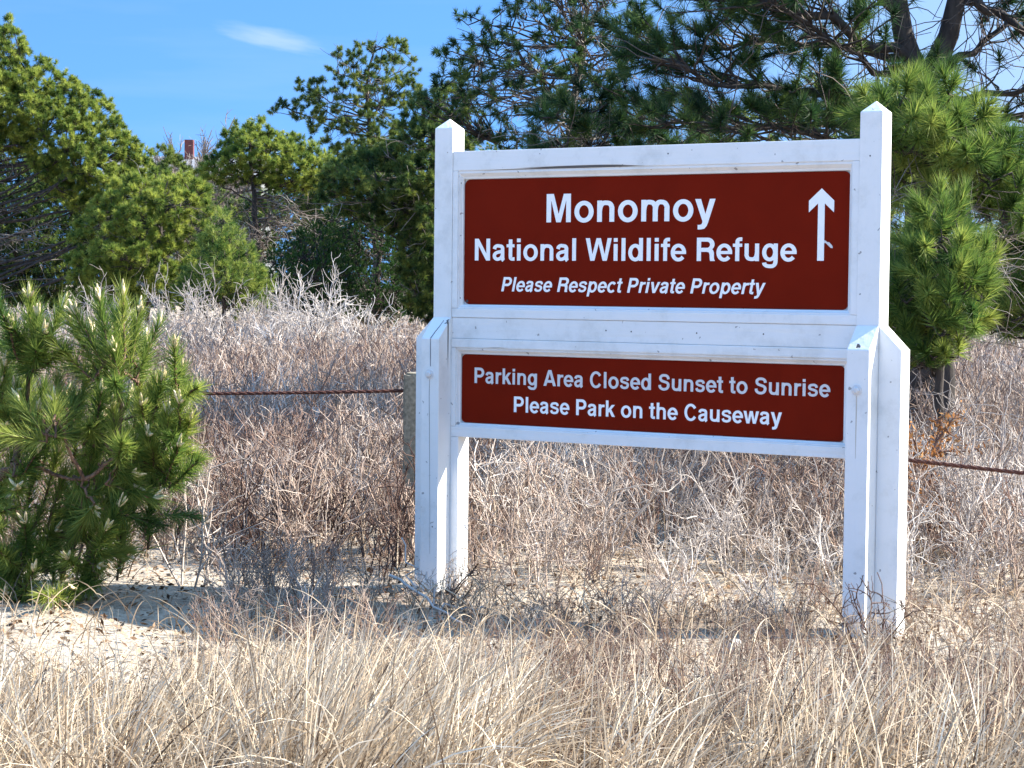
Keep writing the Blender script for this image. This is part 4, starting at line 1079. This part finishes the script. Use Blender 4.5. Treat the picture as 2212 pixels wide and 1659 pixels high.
def make_brush():
    rng = np.random.default_rng(101)
    # nearest twiggy shrubs
    protos = [proto_tube(200 + k, 0.42, 0.75, 5, 5, 4) for k in range(9)]
    P, d, lat = fan(rng, 760, 6.9, 12.5)
    b = bearing(d, lat)
    sandy = (b < 470) & (d < 8.6)
    sandy |= (d < 9.6) & (b > 1040) & (b < 1850) & (rng.random(len(d)) < 0.36)
    sandy |= (b < 420) & (d < 9.3) & (rng.random(len(d)) < 0.7)
    sandy |= (b > 1950) & (d < 8.2) & (rng.random(len(d)) < 0.7)
    keep = clear_of_sign(P, 0.03) & ~sandy & (rng.random(len(d)) < np.where((b < 900) & (d < 9.2), 0.62, 0.85))
    in_front = (d < 8.4) & (b > 860)
    P, d, lat, b, in_front = P[keep], d[keep], lat[keep], b[keep], in_front[keep]
    sc = rng.uniform(0.6, 1.4, len(d)) * np.where(in_front, 0.40, np.where((d < 9.6) & (b > 1000) & (b < 1850), 0.80, 1.0)) * np.where(d < 7.6, 0.7, 1.0) * np.where((b > 470) & (b < 890) & (d < 9.3), 0.62, 1.0)
    g = Geo()
    scatter(g, protos, P, sc, np.clip(0.50 + 0.22 * (patch(P, 1.3, 0.4) - 0.5) + np.where(b > 1850, 0.26, np.where(b > 1050, 0.12, 0.02)) + rng.normal(size=len(d)) * 0.24, 0.05, 1.0), rng)
    tag(g.build("near_brush", M_brush, None), "leafless reddish brown twiggy brush around the sign", "brush", kind="stuff")
    # thin dark upright twigs standing in the front grass
    protos = [proto_tube(260 + k, 0.34, 0.75 if k % 2 else 0.35, 3, 3, 2, (0.0027, 0.0019, 0.0014), 0.18) for k in range(8)]
    P, d, lat = fan(rng, 1250, 5.0, 8.0)
    b = bearing(d, lat)
    keep = clear_of_sign(P, 0.05) & (rng.random(len(d)) < np.interp(b, [350, 600, 1000, 1300, 2212], [0.05, 0.35, 0.55, 1.0, 1.0])) & ~((b < 450) & (d > 6.6))
    P = P[keep]; n = len(P)
    g = Geo()
    scatter(g, protos, P, rng.uniform(0.6, 1.2, n) * np.interp(np.linalg.norm(P - CAM[None, :2], axis=1), [5.2, 6.2, 7.0, 8.2], [0.80, 0.62, 0.42, 0.42]), rng.uniform(0.03, 0.55, n), rng)
    tag(g.build("front_twigs", M_brush, None), "thin dark reddish twigs standing among the front grass", "twigs", kind="stuff")
    # middle distance
    protos = [proto_ribbon(300 + k, 0.55, 0.8, 5, 5, 4, (0.007, 0.0055, 0.0042)) for k in range(8)]
    P, d, lat = fan(rng, 2600, 11.5, 24, 0.9)
    keep = rng.random(len(d)) < 0.95
    P, d, lat = P[keep], d[keep], lat[keep]; b = bearing(d, lat)
    g = Geo()
    scatter(g, protos, P, rng.uniform(0.7, 1.3, len(d)), np.clip(0.49 + np.where(b > 1050, 0.13, 0.0) + 0.26 * (patch(P, 0.8, 1.4) - 0.5) + rng.normal(size=len(d)) * 0.16, 0.1, 1), rng)
    tag(g.build("middle_brush", M_brush, None), "grey brown leafless thicket beyond the cable fence", "brush", kind="stuff")
    protos = [proto_ribbon(400 + k, 0.52, 0.9, 5, 4, 3, (0.014, 0.010, 0.008)) for k in range(8)]
    P, d, lat = fan(rng, 3000, 23, 48)
    g = Geo()
    scatter(g, protos, P, rng.uniform(0.7, 1.35, len(d)), np.clip(0.74 + 0.25 * (patch(P, 0.5, 2.0) - 0.5) + rng.normal(size=len(d)) * 0.15, 0.2, 1), rng)
    tag(g.build("far_brush", M_brush, None), "pale grey bare thicket at the foot of the pines", "brush", kind="stuff")
make_brush()

def make_grass():
    rng = np.random.default_rng(202)
    def blades(g, root, head, length, lean, width, tint, K=6):
        n = len(root)
        u = np.linspace(0, 1, K)
        hd = np.stack([np.cos(head), np.sin(head), np.zeros(n)], -1)
        th = lean[:, None] * (0.5 + 0.8 * u[None] ** 1.4)            # angle from vertical grows along the blade
        seg = length[:, None] / (K - 1)
        dx = np.cumsum(np.sin(th) * seg, 1); dz = np.cumsum(np.cos(th) * seg, 1)
        P = root[:, None] + hd[:, None] * dx[..., None] + UP * dz[..., None]
        P = np.concatenate([root[:, None] - [0, 0, 0.03], P], 1)
        wv = width[:, None] * np.array([0.8, 1, 1, 0.9, 0.75, 0.5, 0.12])[None]
        ribbons(g, P, wv, tint, rng)
    # clumps
    def far_edge(b): return np.interp(b, [-100, 300, 480, 640, 900, 1050, 1250, 1700, 2300], [6.1, 6.12, 6.25, 6.6, 6.55, 6.15, 5.75, 5.70, 5.8])
    nc = 1750
    P, d, lat = fan(rng, nc, 4.6, 7.0, 1.0, 1.2)
    b = bearing(d, lat)
    nc = len(d)
    fe = far_edge(b) + rng.normal(size=nc) * 0.12
    keep = (d < fe) & clear_of_sign(P, 0.05) & (rng.random(nc) < 0.35 + 0.75 * patch(P, 2.6, 0.9)) & (rng.random(nc) < np.where(b > 1100, 0.50, np.where(d > 6.0, 0.8, 1.0)))
    P, d, b, fe = P[keep], d[keep], b[keep], fe[keep]
    per = 22
    N = len(P) * per
    root = np.repeat(P, per, 0) + rng.normal(size=(N, 2)) * 0.045
    z = ground_z(root[:, 0], root[:, 1])
    size = np.interp(d, [4.6, 5.2, 5.8, 6.5], [0.36, 0.28, 0.19, 0.10]) * rng.uniform(0.65, 1.25, len(P)) * np.interp(b, [0, 350, 600, 950, 1200, 2212], [0.95, 1.0, 1.4, 1.3, 1.0, 1.0])
    wind = math.atan2(GR[1], GR[0])
    head = np.repeat(wind + rng.normal(size=len(P)) * 0.9, per) + rng.normal(size=N) * 0.6
    ln = np.repeat(size, per) * rng.uniform(0.45, 1.1, N)
    lean = np.repeat(rng.uniform(0.05, 0.85, len(P)), per) + np.abs(rng.normal(size=N)) * 0.42
    g = Geo()
    blades(g, np.column_stack([root, z]), head, ln, lean, rng.uniform(0.0024, 0.0054, N),
           np.clip(0.60 + 0.13 * np.repeat(rng.normal(size=len(P)), per) + rng.normal(size=N) * 0.27, 0, 1))
    # tall thin seed stalks
    P, d, lat = fan(rng, 1100, 4.8, 7.0, 1.0, 1.15)
    b = bearing(d, lat)
    k = (d < far_edge(b) + 0.25) & clear_of_sign(P, 0.05); P = P[k]; n = len(P); d = d[k]
    blades(g, np.column_stack([P, ground_z(P[:, 0], P[:, 1])]), rng.uniform(0, 2 * math.pi, n), rng.uniform(0.7, 1.25, n) * np.interp(d, [4.8, 5.8, 6.9], [0.40, 0.24, 0.10]), np.abs(rng.normal(size=n)) * 0.40, np.full(n, 0.0032), rng.uniform(0.35, 1.0, n))
    # flattened dead blades lying on the ground
    P, d, lat = fan(rng, 17000, 4.6, 8.3, 1.0, 1.2)
    b = bearing(d, lat); k = clear_of_sign(P, 0.02) & (rng.random(len(d)) < np.where(d < far_edge(b), 1.0, np.where(b < 450, 0.05, 0.16))); P = P[k]; n = len(P)
    blades(g, np.column_stack([P, ground_z(P[:, 0], P[:, 1]) + 0.02]), rng.uniform(0, 2 * math.pi, n), rng.uniform(0.08, 0.24, n), rng.uniform(0.9, 1.25, n), np.full(n, 0.0040), rng.uniform(0.05, 0.75, n))
    tag(g.build("dry_grass", M_grass, None), "long dry straw coloured grass along the roadside", "grass", kind="stuff")
    # thin straw among the brush
    g = Geo()
    P, d, lat = fan(rng, 3400, 7.4, 17, 1.0, 1.1)
    b = bearing(d, lat); k = clear_of_sign(P, 0.05) & ~((b < 420) & (d < 8.8) & (rng.random(len(d)) < 0.85)); P = P[k]; n = len(P)
    blades(g, np.column_stack([P, ground_z(P[:, 0], P[:, 1])]), rng.uniform(0, 2 * math.pi, n), rng.uniform(0.12, 0.42, n) * np.where(d[k] < 8.2, 0.35, np.where(d[k] < 9.2, 0.6, 1.0)), np.abs(rng.normal(size=n)) * 0.5, np.full(n, 0.0036), rng.uniform(0.2, 0.9, n))
    tag(g.build("straw", M_grass, None), "thin pale straw standing among the bare brush", "grass", kind="stuff")
    # leaf litter
    g = Geo()
    P, d, lat = fan(rng, 16000, 4.8, 12, 1.0, 1.1)
    b = bearing(d, lat); k = clear_of_sign(P, 0.0) & ~((b < 420) & (d < 8.8) & (rng.random(len(d)) < 0.2)); P = P[k]; n = len(P)
    c = np.column_stack([P, ground_z(P[:, 0], P[:, 1]) + rng.uniform(0.004, 0.03, n)])
    e1 = norm(rng.normal(size=(n, 3)) * [1, 1, 0.35]); e2 = norm(np.cross(e1, norm(rng.normal(size=(n, 3)) * 0.5 + UP)))
    s = rng.uniform(0.007, 0.020, n)[:, None]
    V = np.stack([c - e1 * s, c + e2 * s * 0.5, c + e1 * s, c - e2 * s * 0.5], 1)
    g.add(V, np.repeat(rng.uniform(0, 1, n), 4), quads=np.arange(n * 4))
    tag(g.build("leaf_litter", M_litter, None), "small brown fallen leaves on the sandy soil", "leaves", kind="stuff")
make_grass()

def bare_shrub(lat, dist, h, spread, seed, label, mat, tint, stems=6, sec=6, ter=5, r=(0.008, 0.005, 0.0028), group=None, kink=0.26, name="bare_shrub"):
    rng = np.random.default_rng(seed)
    x, y = spot(lat, dist)
    g = Geo()
    A, Bp, Cp = shrub_paths(rng, h, spread, stems, sec, ter, kink, 7)
    for X, rr in zip((A, Bp, Cp), r):
        tubes(g, X, np.linspace(rr, rr * 0.5, X.shape[1])[None].repeat(len(X), 0), 5, np.clip(tint + rng.normal(size=len(X)) * 0.12, 0, 1))
    o = g.build(name, mat, None, True)
    o.location = (x, y, float(ground_z(x, y)))
    return tag(o, label, "shrub", group)
WG = "bleached bare shrubs in front of the pines"
for p, d, h, sd, lb in ((545, 30, 1.30, 1, "bleached bare shrub below the young light green pine"),
                        (670, 27, 1.25, 2, "whitest bare shrub, in front of the dark juniper left of the sign"),
                        (745, 27, 1.15, 3, "pale forked bare shrub next to the left post of the sign"),
                        (400, 29, 1.20, 4, "pale bare shrub just right of the pine sapling top"),
                        (200, 30, 1.22, 5, "pale bare shrub seen between the tops of the pine sapling"),
                        (600, 28, 1.10, 6, "low bleached shrub among the taller pale ones left of the juniper")):
    bare_shrub(px(p, d), d, h, 0.9, 500 + sd, lb, M_white_twig, 0.75 if sd in (2, 3) else 0.4, 7, 9, 7, (0.010, 0.006, 0.004), WG)
BG = "grey bare shrubs under the sign"
for p, d, h, sd, tn, lb in ((1290, 9.0, 0.52, 11, 0.55, "grey bare shrub under the left half of the lower panel"),
                            (1440, 9.3, 0.62, 12, 0.35, "pale stemmed bare shrub under the middle of the lower panel"),
                            (1580, 9.0, 0.58, 13, 0.60, "tangled grey shrub under the right half of the lower panel"),
                            (1720, 9.4, 0.55, 14, 0.30, "bare shrub touching the left side of the right leg"),
                            (2080, 9.0, 0.72, 15, 0.45, "tall bare shrub right of the sign under the cable"),
                            (2170, 9.9, 0.85, 16, 0.60, "tallest pale bare shrub, at the right edge beneath the pines"),
                            (2040, 10.2, 0.80, 17, 0.55, "pale bare shrub beneath the young upright pine")):
    bare_shrub(px(p, d), d, h, 0.9, 520 + sd, lb, M_white_twig, tn - 0.25, 6, 6, 5, (0.0055, 0.0038, 0.0022), BG)
bare_shrub(px(1895, 7.28), 7.28, 0.30, 0.7, 541, "small dark twiggy shrub at the foot of the right post", M_brush, 0.10, 6, 4, 3, (0.0035, 0.0026, 0.0018))
bare_shrub(px(938, 8.05), 8.05, 0.27, 0.8, 542, "small dark twiggy shrub at the foot of the left post", M_brush, 0.10, 5, 4, 3, (0.0032, 0.0024, 0.0017))
bare_shrub(px(700, 7.6), 7.6, 0.28, 0.9, 543, "reddish bare shrub in the grass left of the sign", M_brush, 0.58, 6, 4, 3, (0.004, 0.003, 0.002))
bare_shrub(px(590, 8.3), 8.3, 0.32, 0.9, 544, "reddish bare shrub beside the sandy path", M_brush, 0.60, 5, 4, 3, (0.004, 0.003, 0.002))

def dead_bush():
    d = 9.7; x, y = spot(px(1990, d), d)
    rng = np.random.default_rng(9)
    t = thing("dead_bush", "rusty orange dead bush low behind the right post", "bush", (x, y, float(ground_z(x, y))))
    A, Bp, Cp = shrub_paths(rng, 0.60, 0.45, 6, 6, 5)
    g = Geo()
    for X, rr in zip((A, Bp, Cp), (0.008, 0.005, 0.003)): tubes(g, X, np.linspace(rr, rr * .6, X.shape[1])[None].repeat(len(X), 0), 4, 0.25)
    g.build("twigs", M_brush, t)
    n = 1500; ii = rng.integers(0, len(Cp), n); C, T = along(Cp, ii, rng.random(n)); C = C + rng.normal(size=C.shape) * 0.02
    e1 = norm(rng.normal(size=(n, 3))); e2 = norm(np.cross(e1, rng.normal(size=(n, 3)))); s = rng.uniform(0.010, 0.022, n)[:, None]
    l = Geo(); l.add(np.stack([C - e1 * s, C + e2 * s * .35, C + e1 * s, C - e2 * s * .35], 1), np.repeat(rng.random(n), 4), quads=np.arange(n * 4))
    l.build("dead_leaves", M_orange, t)
dead_bush()

def fallen_branch():
    rng = np.random.default_rng(15)
    g = Geo()
    def B(lat0, d0, lat1, d1, z0, z1, r, sd):
        a = np.array([*spot(lat0, d0), 0]); b_ = np.array([*spot(lat1, d1), 0])
        a[2] = float(ground_z(a[0], a[1])) + z0; b_[2] = float(ground_z(b_[0], b_[1])) + z1
        s = np.linspace(0, 1, 9)[:, None]; P = a + (b_ - a) * s; P[1:-1] += np.random.default_rng(sd).normal(size=(7, 3)) * 0.012
        tubes(g, P[None], np.linspace(r, r * 0.6, 9)[None], 6, 0.5)
    B(px(845, 7.9), 7.9, px(1010, 7.35), 7.35, 0.16, 0.05, 0.0065, 1)
    B(px(940, 7.62), 7.62, px(1062, 7.75), 7.75, 0.07, 0.05, 0.006, 2)
    B(px(905, 7.78), 7.78, px(870, 7.95), 7.95, 0.10, 0.30, 0.0045, 3)
    B(px(955, 7.6), 7.6, px(925, 7.7), 7.7, 0.05, 0.20, 0.005, 4)
    o = g.build("fallen_branch", M_white_twig, None, True)
    tag(o, "pale fallen branch lying across the foot of the left post", "branch")
fallen_branch()

def stone(lat, d, s, seed, label):
    rng = np.random.default_rng(seed)
    bm = bmesh.new(); bmesh.ops.create_icosphere(bm, subdivisions=3, radius=s)
    ph = rng.uniform(0, 6, 6)
    for v in bm.verts:
        c = v.co / s
        v.co *= 1 + 0.16 * math.sin(c.x * 2.7 + ph[0]) + 0.13 * math.sin(c.y * 3.3 + ph[1]) + 0.06 * math.sin(c.z * 6 + c.x * 5 + ph[2])
        v.co.z *= 0.75
    o = bm_obj("stone", bm, M_stone, None, True)
    x, y = spot(lat, d); o.location = (x, y, float(ground_z(x, y)) + s * 0.35)
    tag(o, label, "stone")
stone(px(1592, 7.15), 7.15, 0.040, 3, "pale stone on the sand in front of the right half of the sign")
